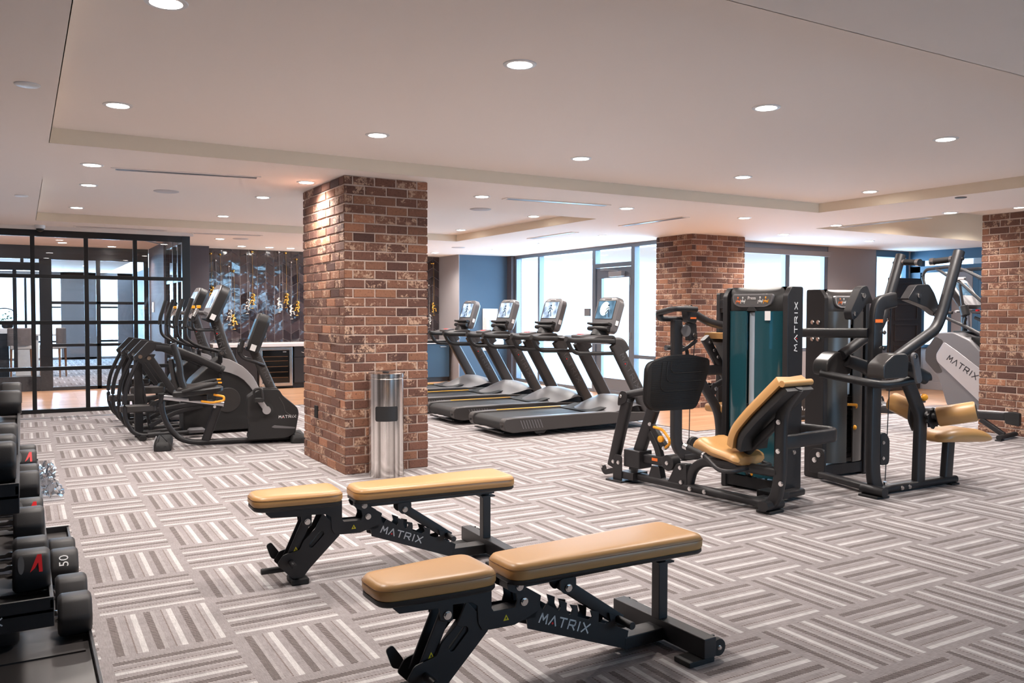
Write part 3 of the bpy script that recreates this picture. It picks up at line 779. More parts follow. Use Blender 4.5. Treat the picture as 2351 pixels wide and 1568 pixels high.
cabinet(5.2, 6.35, 'dark base cabinet hidden behind the nearest brick pillar', 'cab', 3)
cabinet(6.35, 7.45, 'blue-lit base cabinet by the farthest treadmill, at the end of the counter', 'cab_daylit', 2)
fr = thing('wine_fridge', 'undercounter drinks fridge with a steel frame and dark glass door', 'fridge', (3.97, 15.6, 0))
MB().box(-.315, .315, -.27, .3, .02, .764).build('body', 'cab', fr)
m = MB().prism(holed([(-.3, .05), (.3, .05), (.3, .755), (-.3, .755)], [(-.245, .105), (.245, .105), (.245, .70), (-.245, .70)]), -.32, -.27)
fd = m.build('door', 'brush', fr, bev=.004)
MB().box(-.245, .245, -.30, -.29, .105, .70).build('glass', basic('dark_fridge_glass', (.006, .006, .006, 1), .06), fd)
for z in (.2, .3, .4, .5, .58): MB().box(-.22, .22, -.303, -.299, z, z + .007).build('shelf', 'thread', fd)
MB().box(.13, .19, -.305, -.3, .66, .675).build('badge', 'silver', fd)
wf = thing('water_bottle_filler', 'white water bottle filling station on the blue wall behind the treadmills', 'water fountain', (8.22, 15.0, 0))
MB().box(-.17, .17, -.03, 0, .62, 1.47).build('back_panel', 'white', wf, bev=.005)
m = MB(); m.prism(holed(rrect(-.14, .14, .95, 1.32, .03), rrect(-.08, .08, .98, 1.24, .01)), -.13, -.03); m.build('dispenser', 'white', wf, bev=.004)
MB().box(-.05, .05, -.05, -.03, 1.0, 1.2).build('alcove', 'silver', wf)
MB().prism(rrect(-.17, .17, .72, .86, .04), -.28, -.03).build('basin', 'white', wf, bev=.01)

# climbing figures hung on the tiles
def climber(x, z_fig, z_top, mat, pose, rng):
    t = thing('climbing_figure', '', 'wall ornament', (x, TY - .03, z_fig), 0, 'gold and silver climbing figures on ropes')
    top = z_top - z_fig; k_ = .78
    an = MB().cyl((rng.uniform(-.05, .05), .02, top), (0, -.03, top), .012); an.ball((0, -.03, top), .018); an.build('anchor', mat, t)
    MB().tube([(0, -.03, top), (.012, -.03, top * .5), (.0, -.035, .0), (.004, -.035, -.17)], .0030, n=6).build('rope', 'dull_gold' if mat == 'gold' else 'dull_nickel', t)
    m = MB(); s = pose
    m.tube([(s * .045, -.06, -.035), (s * .028, -.055, .0), (s * .02, -.05, .055), (s * .022, -.052, .07)], .024, n=8, fil=.02)
    m.ball((s * .025, -.065, .105), .027, n=8)
    for a in ([(s * .03, -.05, .065), (s * .06, -.06, .085), (.005, -.035, .125)], [(s * .01, -.05, .06), (-s * .035, -.06, .04), (.0, -.035, .02)]): m.tube(a, .0115, n=7, fil=.02)
    for a in ([(s * .05, -.06, -.035), (-s * .045, -.075, -.03), (-s * .05, -.06, -.10), (-s * .075, -.06, -.105)], [(s * .045, -.055, -.045), (s * .0, -.06, -.085), (s * .045, -.05, -.125), (s * .015, -.05, -.135)]): m.tube(a, .014, n=7, fil=.02)
    m.xf(Matrix.Translation((0, -.008, .0)) @ Matrix.Scale(k_, 4)).build('figure', mat, t, smooth=60)
    m = MB(); m.cyl((-.026, -.035, -.17), (.026, -.035, -.17), .0055, n=8); m.build('rope_end', mat, t)
    return t
rng = random.Random(4)
figs = [(2.97, 1.75, 2.44, 'gold', 1), (3.05, 1.62, 2.32, 'nickel', -1), (3.13, 1.59, 2.43, 'gold', 1), (3.28, 1.33, 2.22, 'nickel', 1), (3.365, 1.245, 2.14, 'gold', -1), (3.60, 1.53, 2.45, 'nickel', 1), (3.695, 1.63, 2.50, 'gold', 1),
        (4.19, 1.56, 2.51, 'nickel', -1), (4.32, 1.645, 2.50, 'gold', 1), (4.42, 1.43, 2.33, 'nickel', -1), (4.525, 1.50, 2.39, 'gold', 1), (7.265, 1.25, 1.95, 'nickel', 1), (7.37, 1.50, 2.40, 'gold', -1)]
figlab = ['gold climbing figure on the leftmost rope of the tiled wall, behind a console', 'silver climbing figure on the second rope from the left, behind a console', 'gold climbing figure just right of the taller elliptical console',
          'silver climbing figure hanging beside the lowest gold one', 'lowest gold climbing figure, left of the bike console', 'silver climbing figure at left of the middle pair, above the bike console', 'gold climbing figure directly above the bike console',
          'silver climbing figure, leftmost of the four beside the near pillar', 'highest gold climbing figure beside the near pillar', 'lowest silver climbing figure beside the near pillar', 'gold climbing figure closest to the left edge of the near pillar',
          'silver climbing figure seen just right of the near pillar, above the treadmill', 'gold climbing figure right of the near pillar, at the end of the tiles']
for (x, zf, zt, mt, ps), lb in zip(figs, figlab):
    climber(x, zf, zt, mt, ps, rng)['label'] = lb

# ------------------------------------------------------------------ lounge furniture behind the glass
def stool(x, y, rz, label):
    t = thing('counter_chair', label, 'chair', (x, y, 0), rz, 'upholstered chairs in the lounge')
    m = MB(); m.slab(rrect(-.21, .21, -.21, .21, .05), [(.02, .60), (0, .62), (0, .68), (.02, .70)]); m.build('seat', 'cream', t)
    m = MB(); arc = [(.23 * math.sin(R(a)) * 1.0, -.20 - .05 * math.cos(R(a)) + .06, 0) for a in range(-80, 81, 16)]
    m.sweep([(a * 1.0, b, .86) for a, b, _ in arc], [(-.03, -.18), (.03, -.18), (.03, .17), (0, .19), (-.03, .17)]); m.build('backrest', 'brownfab', t)
    for sx in (-1, 1):
        for sy in (-1, 1): MB().cyl((sx * .18, sy * .18, .61), (sx * .19, sy * .19, 0), .026, .016, n=10).build('leg', 'oak', t)
    return t
stool(-.01, 20.3, 0, 'cream and taupe upholstered chair left of the dark door post beyond the glass')
stool(.58, 20.4, 70, 'curved-back upholstered chair right of the dark door post beyond the glass')
tb = thing('lounge_table', 'white block table behind the upholstered chairs beyond the glass', 'table', (.1, 21.4, 0))
MB().box(-.7, .7, -.35, .35, .86, .90).build('tabletop', 'white', tb, bev=.01); MB().box(-.22, .22, -.25, .25, 0, .86).build('pedestal', 'white', tb)
pl = thing('slatted_planter', 'dark slatted planter at the far left beyond the glass', 'planter', (-.42, 20.5, 0))
m = MB(); m.box(-.19, .19, -.17, .17, .0, .93)
for k in range(9): m.box(-.19 + k * .045, -.17 + k * .045, -.185, -.17, .03, .92)
m.build('box', 'cab', pl); MB().box(-.21, .21, -.2, .19, .93, 1.04).build('cap', 'white', pl, bev=.01)
pt = thing('potted_plant', 'leafy green plant standing on the slatted planter', 'plant', (-.25, 20.5, 1.04)); rng = random.Random(2)
MB().lathe([(.07, 0), (.1, .02), (.11, .1), (.1, .11)]).build('pot', 'black_frame', pt)
m = MB()
for k in range(90):
    a, e, r_ = rng.uniform(0, 2 * PI), rng.uniform(.1, 1.3), rng.uniform(.06, .24); c_ = V((math.cos(a) * r_ * math.cos(e) * 1.2, math.sin(a) * r_ * math.cos(e), .12 + r_ * math.sin(e)))
    d = V((math.cos(a), math.sin(a), rng.uniform(-.4, .6))).normalized(); s_ = d.cross(V((0, 0, 1))).normalized() * .022
    m.add([c_, c_ + d * .035 + s_, c_ + d * .085, c_ + d * .035 - s_], [(0, 1, 2, 3)])
m.build('foliage', 'leaf', pt)
m = MB(); m.tube([(.12, 0, .1), (.12, 0, .38), (-.02, 0, .42), (-.2, 0, .40)], .012, n=6, fil=.1); m.build('arched_stem', 'black_frame', pt)

# ------------------------------------------------------------------ recessed downlights
def downlight(x, y, z, label, watts=LAMP_W, r=.075, group='recessed downlights'):
    t = thing('downlight', label, 'ceiling light', (x, y, z), 0, group)
    MB().lathe([(r * .80, -.001), (r * .86, -.006), (r * 1.12, -.004), (r * 1.15, 0)], n=28).build('trim_ring', 'white', t)
    MB().lathe([(.001, -.0072), (r * .8, -.0068)], n=24).build('lens', 'lens', t)
    if watts:
        l = bpy.data.lights.new('lamp', 'SPOT'); l.energy = watts; l.color = LAMP_COL; l.spot_size = R(150); l.spot_blend = .9; l.shadow_soft_size = .07
        o = bpy.data.objects.new('lamp', l); col.objects.link(o); o.parent = t; o.location = (0, 0, -.02)
    return t
rows = {3.72: 'nearest row in the big raised ceiling panel', 5.70: 'second row in the big raised ceiling panel'}
order = ['first', 'second', 'third', 'fourth', 'fifth', 'sixth', 'seventh']
for y, nm in rows.items():
    for i, x in enumerate((.53, 2.21, 3.97, 5.79, 7.6)):
        downlight(x, y, CT, '%s downlight from the left in the %s' % (order[i], nm))
for i, x in enumerate((.50, 2.21, 3.98, 5.79, 7.58, 9.24)):
    downlight(x, 7.43, CH, '%s downlight from the left in the flat ceiling strip beside the near pillar' % order[i])
for y, nm in ((9.4, 'nearer row'), (11.5, 'farther row')):
    for i, x in enumerate((.6, 2.31, 4.0, 5.80)):
        downlight(x, y, CT, '%s downlight from the left, %s of the rear raised ceiling panel' % (order[i], nm))
for i, y in enumerate((10.2, 11.9, 13.5)):
    downlight(7.52, y, CH, '%s downlight of the file along the window wall, counted from the front' % order[i])
for x, y, lb in ((9.19, 5.83, 'downlight in the ceiling strip just left of the right-hand pillar'), (9.65, 8.67, 'downlight near the brick pillar in front of the end windows'), (11.65, 8.74, 'downlight in the far right corner above the stair climber'),
                 (2.72, 13.8, 'downlight in front of the tiled niche, by the glass partition'), (3.35, 15.15, 'flat downlight over the counter, leftmost of three'), (3.83, 15.15, 'flat downlight over the counter, middle one of three'),
                 (4.21, 15.15, 'flat downlight over the counter, nearest the pillar'), (5.4, 15.15, 'downlight over the counter hidden by the near pillar'), (6.9, 14.8, 'downlight over the counter end seen right of the near pillar')):
    downlight(x, y, CH, lb, LAMP_W * (.35 if 'flat' in lb else .45 if 'right-hand pillar' in lb else 1))
for i, (x, y) in enumerate(((10.9, 7.0), (12.7, 7.0))):
    downlight(x, y, TOPS[2], '%s downlight in the raised ceiling at the far right' % order[i], LAMP_W * 2.2)
for i, (x, y) in enumerate(((.61, 15.9), (1.38, 14.55), (1.4, 16.4), (-.6, 14.9))):
    downlight(x, y, CH - .004, '%s downlight seen in the hall behind the glass partition' % ['left', 'brightest', 'rear', 'outermost left'][i], LAMP_W * .95)
for i, (x, y) in enumerate(((.2, 19.5), (1.4, 19.5), (.2, 23.5), (1.4, 23.5))):
    downlight(x, y, CH - .004, '%s downlight in the lounge ceiling' % ['front left', 'front right', 'rear left', 'rear right'][i], LAMP_W * 1.2)

# slot diffusers, speakers, detectors
def vent(x, y, L, rz, label, dark=True, z=CH):
    t = thing('slot_diffuser', label, 'air vent', (x, y, z), rz, 'linear slot diffusers')
    m = MB(); m.prism(holed([(-L / 2, -.06), (L / 2, -.06), (L / 2, .06), (-L / 2, .06)], [(-L / 2 + .03, -.042), (L / 2 - .03, -.042), (L / 2 - .03, .042), (-L / 2 + .03, .042)]), -.008, 0, 'xy'); m.build('frame', 'white' if not dark else 'paint', t)
    MB().box(-L / 2 + .03, L / 2 - .03, -.042, .042, -.002, -.0005).build('shadow_gap', 'ventdark', t)
    for y0 in (-.018, .012): MB().box(-L / 2 + .03, L / 2 - .03, y0, y0 + .008, -.007, -.002).build('blade', 'alu', t)
vent(1.22, 7.46, 1.16, -8, 'black slot air diffuser left of the near pillar')
vent(4.85, 7.38, 1.24, -4, 'pale double slot air diffuser right of the near pillar')
vent(6.9, 8.33, 1.25, 90, 'slot air diffuser in front of the pillar by the windows')
vent(9.46, 6.9, 1.3, 88, 'slot air diffuser in the strip left of the right-hand pillar')
vent(6.86, 10.6, 1.25, 90, 'slot air diffuser along the window wall beyond the treadmills')
vent(1.21, 12.80, 1.17, -1, 'slot air diffuser right above the glass partition')
vent(2.66, 12.94, 1.0, -8, 'slot air diffuser in front of the tiled niche')
vent(1.85, 14.9, .95, 62, 'slot air diffuser in the hall ceiling behind the glass partition', z=CH - .004)
def disc(x, y, r, label, mat='speaker', cat='ceiling speaker', name='ceiling_speaker', z=CH):
    o = MB().lathe([(.001, -.008), (r * .9, -.008), (r, -.004), (r, 0)], n=28).build(name, mat); o.location = (x, y, z)
    tag(o, label, cat)
disc(.045, 4.99, .06, 'pale round cover plate in the ceiling at the upper left corner', 'white', 'detector cover', 'detector_cover')
disc(.02, 9.75, .06, 'pale round cover plate in the ceiling above the left glass panels', 'white', 'detector cover', 'detector_cover')
disc(1.22, 8.68, .115, 'flush round ceiling speaker at left, near the rear raised panel')
disc(4.45, 8.34, .12, 'round ceiling speaker just right of the near pillar')
disc(6.7, 13.39, .12, 'round ceiling speaker near the window corner')
disc(3.0, 13.63, .12, 'round ceiling speaker in front of the tiled niche')
disc(8.08, 5.02, .055, 'dark round sprinkler plate beside the raised ceiling panel at right', 'grey_plastic', 'sprinkler', 'sprinkler_plate')
dc = thing('dome_camera', 'small white and black dome security camera above the glass partition', 'security camera', (.235, 12.95, CH))
MB().lathe([(.065, 0), (.065, -.03), (.055, -.045)], n=20).build('housing', 'white', dc); MB().ball((0, 0, -.045), .048, (1, 1, .9), n=14).build('dome', 'black_frame', dc)
# ------------------------------------------------------------------ adjustable weight benches
def bench(loc, rz, label):
    t = thing('adjustable_bench', label, 'weight bench', loc, rz, 'adjustable benches')
    # seat bracket and main beam: pairs of steel plates (u = towards the seat end)
    seat = [(1.252, .405), (1.249, .379), (1.225, .356), (1.074, .347), (1.068, .303), (1.03, .29), (1.019, .297), (1.019, .35), (.944, .345), (.921, .329), (.917, .264), (.902, .238), (.867, .231), (.764, .228), (.655, .262), (.645, .318), (.72, .366), (.742, .39), (.764, .39), (.752, .316), (.76, .293), (.852, .296), (.861, .31), (.861, .405)]
    m = MB()
    for y in (-.05, .044): m.prism(seat, y, y + .006)
    m.box(1.0, 1.2, -.044, .044, .365, .40); m.box(.66, .86, -.044, .044, .235, .285)
    m.build('seat_bracket', 'frame', t, bev=.002)
    beam = [(.72, .33), (.643, .312), (.649, .296), (.644, .27), (.632, .259), (.617, .279), (.559, .242), (.551, .253), (.559, .283), (.522, .266), (.524, .241), (.511, .217), (.502, .219), (.494, .235), (.507, .256), (.472, .246), (.469, .225), (.471, .202), (.417, .179), (.399, .188), (.409, .216), (.367, .201), (.369, .16), (.335, .148), (.307, .152), (.316, .188), (.283, .174), (.285, .129), (.216, .097), (.221, .07), (.215, .019), (.244, .030), (.70, .20)]
    m = MB()
    for y in (-.044, .038): m.prism(beam, y, y + .006)
    m.prism([(.62, .20), (.66, .215), (.25, .06), (.25, .035)], -.038, .038)
    m.build('main_beam', 'frame', t, bev=.0015)
    MB().box(.025, .235, -.045, .045, .02, .072).build('rear_tube', 'frame', t, bev=.004)
    # front leg with its slot
    leg = rpoly([(.962, .352), (.915, .30), (.868, .232), (1.03, .075), (1.065, .032), (1.115, .032), (1.195, .115), (1.165, .16), (1.082, .178), (1.062, .222), (1.0, .275)], .012)
    m = MB()
    for y in (-.045, .037):
        m.prism(holed(leg, rrect(-.052, .052, -.016, .016, .0155) and [(.995 + a * .70 + b * .71, .222 - a * .71 + b * .70) for a, b in rrect(-.05, .05, -.014, .014, .0135)]), y, y + .008)
    m.prism([(.90, .25), (.93, .30), (1.09, .12), (1.06, .075)], -.037, .037)
    m.build('front_leg', 'frame', t, bev=.002)
    m = MB(); m.prism(rpoly([(1.14, .10), (1.20, .12), (1.225, .19), (1.20, .205), (1.16, .15)], .012), -.075, -.068); m.build('stop_plate', 'frame', t, bev=.002)
    m = MB(); m.box(1.035, 1.125, -.06, .06, .0, .032); m.build('front_foot', 'rubber', t, bev=.008)
    m = MB(); m.cyl((1.10, 0, .078), (1.265, 0, .078), .0155); m.build('transport_handle', 'rubber', t, bev=.004)
    m = MB()
    for y in (-.034, .024): m.bar([(1.04, y + .005, .322), (1.135, y + .005, .115)], .010, .046, upv=(1, 0, .4))
    m.build('seat_strut', 'frame', t)
    m = MB(); m.cyl((1.125, -.11, .118), (1.125, .125, .118), .014); m.cyl((1.125, .125, .118), (1.125, .132, .118), .011); m.build('seat_pin', 'frame', t)
    m = MB()
    for y in (-.028, .028): m.bar([(.512, y, .325), (.245, y, .140)], .010, .048, upv=(0, 0, 1))
    m.build('back_strut', 'frame', t)
    m = MB(); m.cyl((.262, -.115, .150), (.262, .125, .150), .0155); m.build('back_pin', 'frame', t, bev=.003)
    # rear cross member, feet, wheels, post
    MB().box(-.032, .032, -.285, .285, .022, .102).build('rear_crossbar', 'frame', t, bev=.004)
    for s in (-1, 1):
        MB().box(-.03, .105, s * .235 - .045, s * .235 + .045, 0, .022).build('rear_foot', 'rubber', t, bev=.004)
        wh = MB().lathe([(.012, -.014), (.034, -.014), (.036, -.008), (.036, .008), (.034, .014), (.012, .014)], (-.058, s * .262, .05), 20, 'y').build('wheel', 'rubber', t)
        bolts(wh, [(-.058, s * .262 + .012, .05)], 'y', .008)
        MB().box(-.065, -.03, s * .262 - .03, s * .262 - .018, .035, .09).build('wheel_bracket', 'frame', t, bev=.002)
    MB().box(-.012, .036, -.024, .024, .10, .338).build('rear_post', 'frame', t, bev=.003)
    m = MB(); m.box(-.03, .054, -.042, .042, .338, .346); m.cyl((.012, 0, .346), (.012, 0, .366), .022, .016); m.ball((.012, 0, .366), .02); m.build('post_stop', 'frame', t)
    # pads: (u, y) outlines
    def pad(out, z0, z1, z2, name):
        MB().slab(out, [(.03, z0), (.008, z0 + .006), (.0, z0 + .014), (.0, z1)]).build(name + '_base', 'plastic', t, smooth=50)
        h = z2 - z1
        p = MB().slab(out, [(.004, z1 - .002), (-.003, z1 + .2 * h), (-.003, z1 + .55 * h), (.002, z1 + .75 * h), (.010, z1 + .90 * h), (.022, z2 - .002), (.040, z2)]).build(name, 'tan', t, smooth=60)
        m = MB(); n = len(out); ring = []
        cx, cy = sum(a for a, _ in out) / n, sum(b for _, b in out) / n
        pts = MB().slab(out, [(-.0035, z1 + .62 * h), (0, 0)]).v[:n]
        m.tube(pts, .0012, n=5, closed=True); m.build('stitching', 'thread', p)
        return p
    taper = lambda u0, w0, u1, w1, r: rpoly([(u0, -w0), (u1, -w1), (u1, w1), (u0, w0)], r, 5)
    pad(taper(-.115, .146, .80, .108, .06), .383, .408, .470, 'back_pad')
    pad(rpoly([(.872, -.128), (1.0, -.128), (1.315, -.10), (1.315, .10), (1.0, .128), (.872, .128)], .06, 5), .392, .420, .478, 'seat_pad')
    MB().box(-.03, .78, -.036, .036, .355, .385).build('pad_rail', 'frame', t, bev=.004)
    for y in (-.04, .034): MB().prism(rpoly([(.475, .36), (.55, .36), (.55, .32), (.53, .298), (.495, .298), (.475, .32)], .01), y, y + .006).build('strut_lug', 'frame', t, bev=.0015)
    for y in (-.052, .046): MB().prism(rpoly([(.715, .39), (.80, .39), (.79, .36), (.76, .345), (.72, .345)], .01), y, y + .006).build('hinge_lug', 'frame', t, bev=.0015)
    bolts(t, [(.742, .05, .369), (.722, .05, .309), (.513, .040, .322), (1.042, .05, .318)], 'y', .0125, .010)
    wordmark(t, (.652, .0442, .216), (-.935, 0, -.355), (-.355, 0, .935), .034, .245)
    for (u, y, z) in ((.80, .0502, .262), (1.098, .0345, .180)):
        s = MB().prism([(u - .012, z - .009), (u + .012, z - .009), (u, z + .013)], y, y + .0008).build('warning_sticker', 'sticker', t)
        q = MB(); q.prism([(u - .003, z - .005), (u + .003, z - .005), (u + .002, z + .004), (u - .002, z + .004)], y + .0008, y + .0014); q.build('sticker_symbol', 'dark_print', s)
    return t
bench((2.32, 2.72, 0), 181.5, 'nearest tan and black adjustable bench, at the bottom of the picture')
bench((2.285, 4.20, 0), 177.7, 'second tan adjustable bench, farther back by the steel wipe bin')

# ------------------------------------------------------------------ steel wipe dispenser bin
bn = thing('wipe_dispenser_bin', 'tall brushed steel wipe dispenser bin at the foot of the nearest pillar', 'bin', (2.665, 6.69, 0))
m = MB(); m.lathe([(.145, 0), (.146, .004), (.146, .825), (.143, .829), (.143, .835), (.147, .839), (.147, .868), (.14, .874), (.05, .876), (.001, .876)], n=64); m.build('cylinder', 'bin', bn, smooth=25)
def on_cyl(a0, a1, z0, z1, r, mat, name, parent, rr=.012):
    out = rrect(a0, a1, z0, z1, rr, 4); dense = []
    for i, p in enumerate(out):
        q = out[(i + 1) % len(out)]; k = max(1, int(abs(q[0] - p[0]) / .012))
        dense += [(p[0] + (q[0] - p[0]) * j / k, p[1] + (q[1] - p[1]) * j / k) for j in range(k)]
    m = MB(); n = len(dense); W_ = 20
    T = lambda a, b, h: ((r + h) * math.sin(a / r), -(r + h) * math.cos(a / r), b)
    # grid of vertical strips keeps the panel curved
    for i in range(W_):
        x0, x1 = a0 + (a1 - a0) * i / W_, a0 + (a1 - a0) * (i + 1) / W_
        cut = lambda x: rr - math.sqrt(max(0, rr * rr - max(0, rr - min(x - a0, a1 - x)) ** 2))
        c0, c1 = cut(x0), cut(x1)
        m.add([T(x, z, h) for h in (-.004, .0012) for x, z in ((x0, z0 + c0), (x1, z0 + c1), (x1, z1 - c1), (x0, z1 - c0))], [(4, 5, 6, 7), (0, 1, 5, 4), (2, 3, 7, 6)] + ([(0, 4, 7, 3)] if i == 0 else []) + ([(1, 2, 6, 5)] if i == W_ - 1 else []))
    o = m.build(name, mat, parent, smooth=60); return o
fl = on_cyl(-.098, .102, .475, .60, .146, 'plastic', 'waste_flap', bn); fl.rotation_euler = (0, 0, R(-21))
MB().cyl((0, 0, .876), (0, 0, .884), .03).build('wipe_port', 'frame', bn)

# ------------------------------------------------------------------ treadmills
def treadmill(loc, rz, label, n, lit):
    t = thing('treadmill', label, 'treadmill', loc, rz, 'treadmills in a row along the window wall')
    W_ = .43
    for s in (-1, 1):
        side = [(-.12, .17), (-.09, .215), (.02, .222), (1.32, .222), (1.40, .215), (1.85, .19), (1.85, .085), (.0, .055), (-.10, .085)]
        m = MB(); m.prism(rpoly(side, .02), s * .325, s * W_) if s > 0 else m.prism(rpoly(side, .02), -W_, -.325)
        sr = m.build('side_rail', 'grey_plastic', t, bev=.012, seg=3)
        m = MB(); m.box(.05, 1.30, s * .335 - (.0 if s > 0 else .085), s * .335 + (.085 if s > 0 else .0), .2215, .2235); m.build('foot_strip', 'mid_grey', sr, bev=.001)
        if s > 0: MB().box(.22, 1.12, .330, .362, .2225, .229).build('yellow_edge', 'yellow', sr, bev=.001)['label'] = 'yellow edge strip'
        vents = MB()
        for k in range(8):
            x = .09 + k * .036; y0, y1 = (W_, W_ + .003) if s > 0 else (-W_ - .003, -W_)
            vents.prism([(x, .19), (x + .012, .19), (x + .05, .095), (x + .038, .095)], y0, y1)
        vents.build('vent_ribs', 'mid_grey', sr, bev=.001)
        MB().box(-.123, -.115, s * .38 - .015, s * .38 + .015, .12, .145).build('cap_slot', 'ventdark', sr)
        f = MB(); f.cyl((.36, s * .40, 0), (.36, s * .40, .018), .022); f.cyl((.36, s * .40, .018), (.36, s * .40, .06), .008); f.prism([(.28, .06), (.44, .06), (.41, .03), (.31, .03)], s * .37, s * .42); f.build('levelling_foot', 'rubber', t)
        # upright and hand rail
        y = s * .385
        u_ = MB(); u_.bar([(1.93, y, .17), (1.415, y, 1.02)], .085, .155, upv=(1, 0, .6), rad=.35); up_ = u_.build('upright', 'grey_plastic', t)
        if s < 0:
            wordmark(up_, (1.462, -.4285, .885), (.518, 0, -.855), (.855, 0, .518), .055, .50, 'grey_print')
        h = MB(); h.bar([(1.48, y, 1.045), (1.2, y, 1.06), (.80, y, 1.065), (.72, y, 1.085)], .075, .055, upv=(0, 0, 1), rad=.35, fil=.04)
        h.bar([(.735, y, 1.075), (.80, y, .955), (.88, y, .915), (1.44, y, .905)], .045, .045, fil=.06, rad=.4); h.build('hand_rail', 'plastic', t)
        fr_ = MB(); fr_.bar([(1.40, y, 1.03), (1.5, y, 1.03), (1.56, y, .93)], .088, .13, fil=.08, rad=.35); fr_.build('rail_shoulder', 'grey_plastic', t)
    b = MB(); b.prism(rpoly([(-.10, .10), (-.06, .075), (1.3, .10), (1.3, .205), (-.05, .205), (-.10, .17)], .025), -.325, .325); b.build('belt', 'rubber', t, bev=.003)
    MB().box(-.09, -.06, -.33, .33, .045, .058).build('rear_bar', 'frame', t, bev=.003)
    # motor hood
    m = MB(); N = 12; prof = [(1.12, .215, .20), (1.30, .27, .215), (1.46, .345, .24), (1.58, .385, .27), (1.72, .375, .275), (1.88, .33, .25), (2.02, .24, .17), (2.06, .12, .10)]
    vs = []; fs = []
    for x, zc, ze in prof:
        for j in range(N + 1):
            q = -1 + 2 * j / N; vs.append((x + .10 * (q * q) * (1 if x < 1.7 else 0) - (.14 * q * q if x > 1.95 else 0), q * .425, ze + (zc - ze) * (math.cos(q * PI / 2) ** .8 if abs(q) < 1 else 0)))
    L = len(prof)
    for i in range(L - 1):
        for j in range(N): a = i * (N + 1) + j; fs.append((a, a + N + 1, a + N + 2, a + 1))
    k = len(vs)
    vs += [(x, q * .42, .09) for x in (1.12, 2.0) for q in (-1, 1)]
    fs += [(k, k + 1, k + 3, k + 2)]
    m.add(vs, fs); m.build('motor_hood', 'mid_grey', t, smooth=50)
    MB().prism(rpoly([(1.10, .215), (1.22, .235), (1.34, .262), (1.33, .25), (1.2, .22)], .004), -.33, .33).build('hood_lip', 'ventdark', t)
    m = MB()
    for s in (-1, 1): m.box(1.86, 1.98, s * .40 - .02, s * .40 + .02, .02, .11); m.cyl((1.95, s * .40 - .02, .035), (1.95, s * .40 + .02, .035), .035)
    m.build('front_wheels', 'rubber', t)
    # cross panel, stop switch, console
    m = MB(); m.prism(rpoly([(1.08, 1.075), (1.2, 1.105), (1.42, 1.12), (1.50, 1.06), (1.46, 1.0), (1.3, 1.03)], .02), -.35, .35); m.build('control_panel', 'grey_plastic', t, bev=.012, seg=3)
    MB().slab(rrect(1.12, 1.28, -.11, .13, .04), [(0, 1.09), (0, 1.112), (.01, 1.118)], lambda a, b, h: (a, b, h + (a - 1.12) * .12)).build('cup_tray', 'mid_grey', t)
    MB().box(1.16, 1.21, -.045, .045, 1.108, 1.132).build('stop_switch', 'red', t, bev=.008)['label'] = 'red stop switch'
    M = Matrix.Translation((1.475, 0, 1.15)) @ Matrix.Rotation(R(17), 4, 'Y')     # local z climbs the console, local -x faces the runner
    cs = MB().slab(rpoly([(-.205, .0), (.205, .0), (.225, .10), (.232, .40), (.17, .455), (-.17, .455), (-.232, .40), (-.225, .10)], .04, 4), [(.02, .0), (.0, .015), (.0, .085), (.03, .115)], lambda a, b, h: (h, a, b)).xf(M)
    c = cs.build('console', 'mid_grey', t, smooth=40)
    q = MB(); q.box(-.003, .002, -.182, .182, .165, .405); sc_ = q.xf(M).build('screen_bezel', 'ventdark', c)
    q = MB(); q.box(-.0045, -.003, -.173, .173, .172, .398); sc_ = q.xf(M).build('screen', lit, c)
    q = MB()
    if n == 0: q.slab([(.09 * math.cos(R(a)) + .02, .09 * math.sin(R(a)) + .30) for a in range(0, 360, 20)], [(0, -.0048), (0, -.0052)], lambda a, b, h: (h, a, b)); q.xf(M).build('screen_picture', 'screen_pale', c)
    q = MB(); f = (-.06, .28) if n == 0 else (.0, .285)
    q.tube([(-.005, f[0], f[1] + .04), (-.005, f[0], f[1]), (-.005, f[0] - .03, f[1] - .04), (-.005, f[0] - .05, f[1] - .09)], .008, n=6); q.tube([(-.005, f[0], f[1]), (-.005, f[0] + .035, f[1] - .04), (-.005, f[0] + .02, f[1] - .09)], .008, n=6); q.tube([(-.005, f[0] - .05, f[1] + .0), (-.005, f[0], f[1] + .035), (-.005, f[0] + .045, f[1] + .01)], .006, n=6); q.ball((-.006, f[0] + .005, f[1] + .062), .013, n=8)
    q.xf(M).build('screen_figure', 'screen_fig', c)
    q = MB(); q.prism(rpoly([(-.07, .42), (.07, .42), (.055, .44), (-.055, .44)], .008), -.006, .002, 'yz'); q.xf(M).build('speaker_strip', 'silver', c)
    q = MB(); q.bar([(-.035, -.215, .095), (-.055, -.12, .085), (-.055, .12, .085), (-.035, .215, .095)], .07, .03, rad=.4); q.bar([(-.02, -.20, .035), (-.05, -.1, .03), (-.05, .1, .03), (-.02, .20, .035)], .08, .055, rad=.45); q.xf(M).build('reading_ledge', 'plastic', c)
    q = MB(); q.box(.03, .07, -.231, -.226, .10, .16); q.xf(M).build('sticker', 'white_print', c)
    q = MB(); q.cyl((1.46, 0, 1.08), (1.50, 0, 1.17), .12, .10); q.build('console_neck', 'plastic', t)
    return t
tl = ['nearest of the four treadmills, its screen showing a pale round picture', 'second treadmill from the front, between the nearest and third ones', 'third treadmill from the front, its runner figure leaning on the screen', 'farthest of the four treadmills, beside the near brick pillar']
for k in range(4):
    treadmill((4.67 + .0 * k, 8.41 + 1.245 * k, 0), -.5, tl[k], k, 'screen_dim' if k == 0 else 'screen_on')
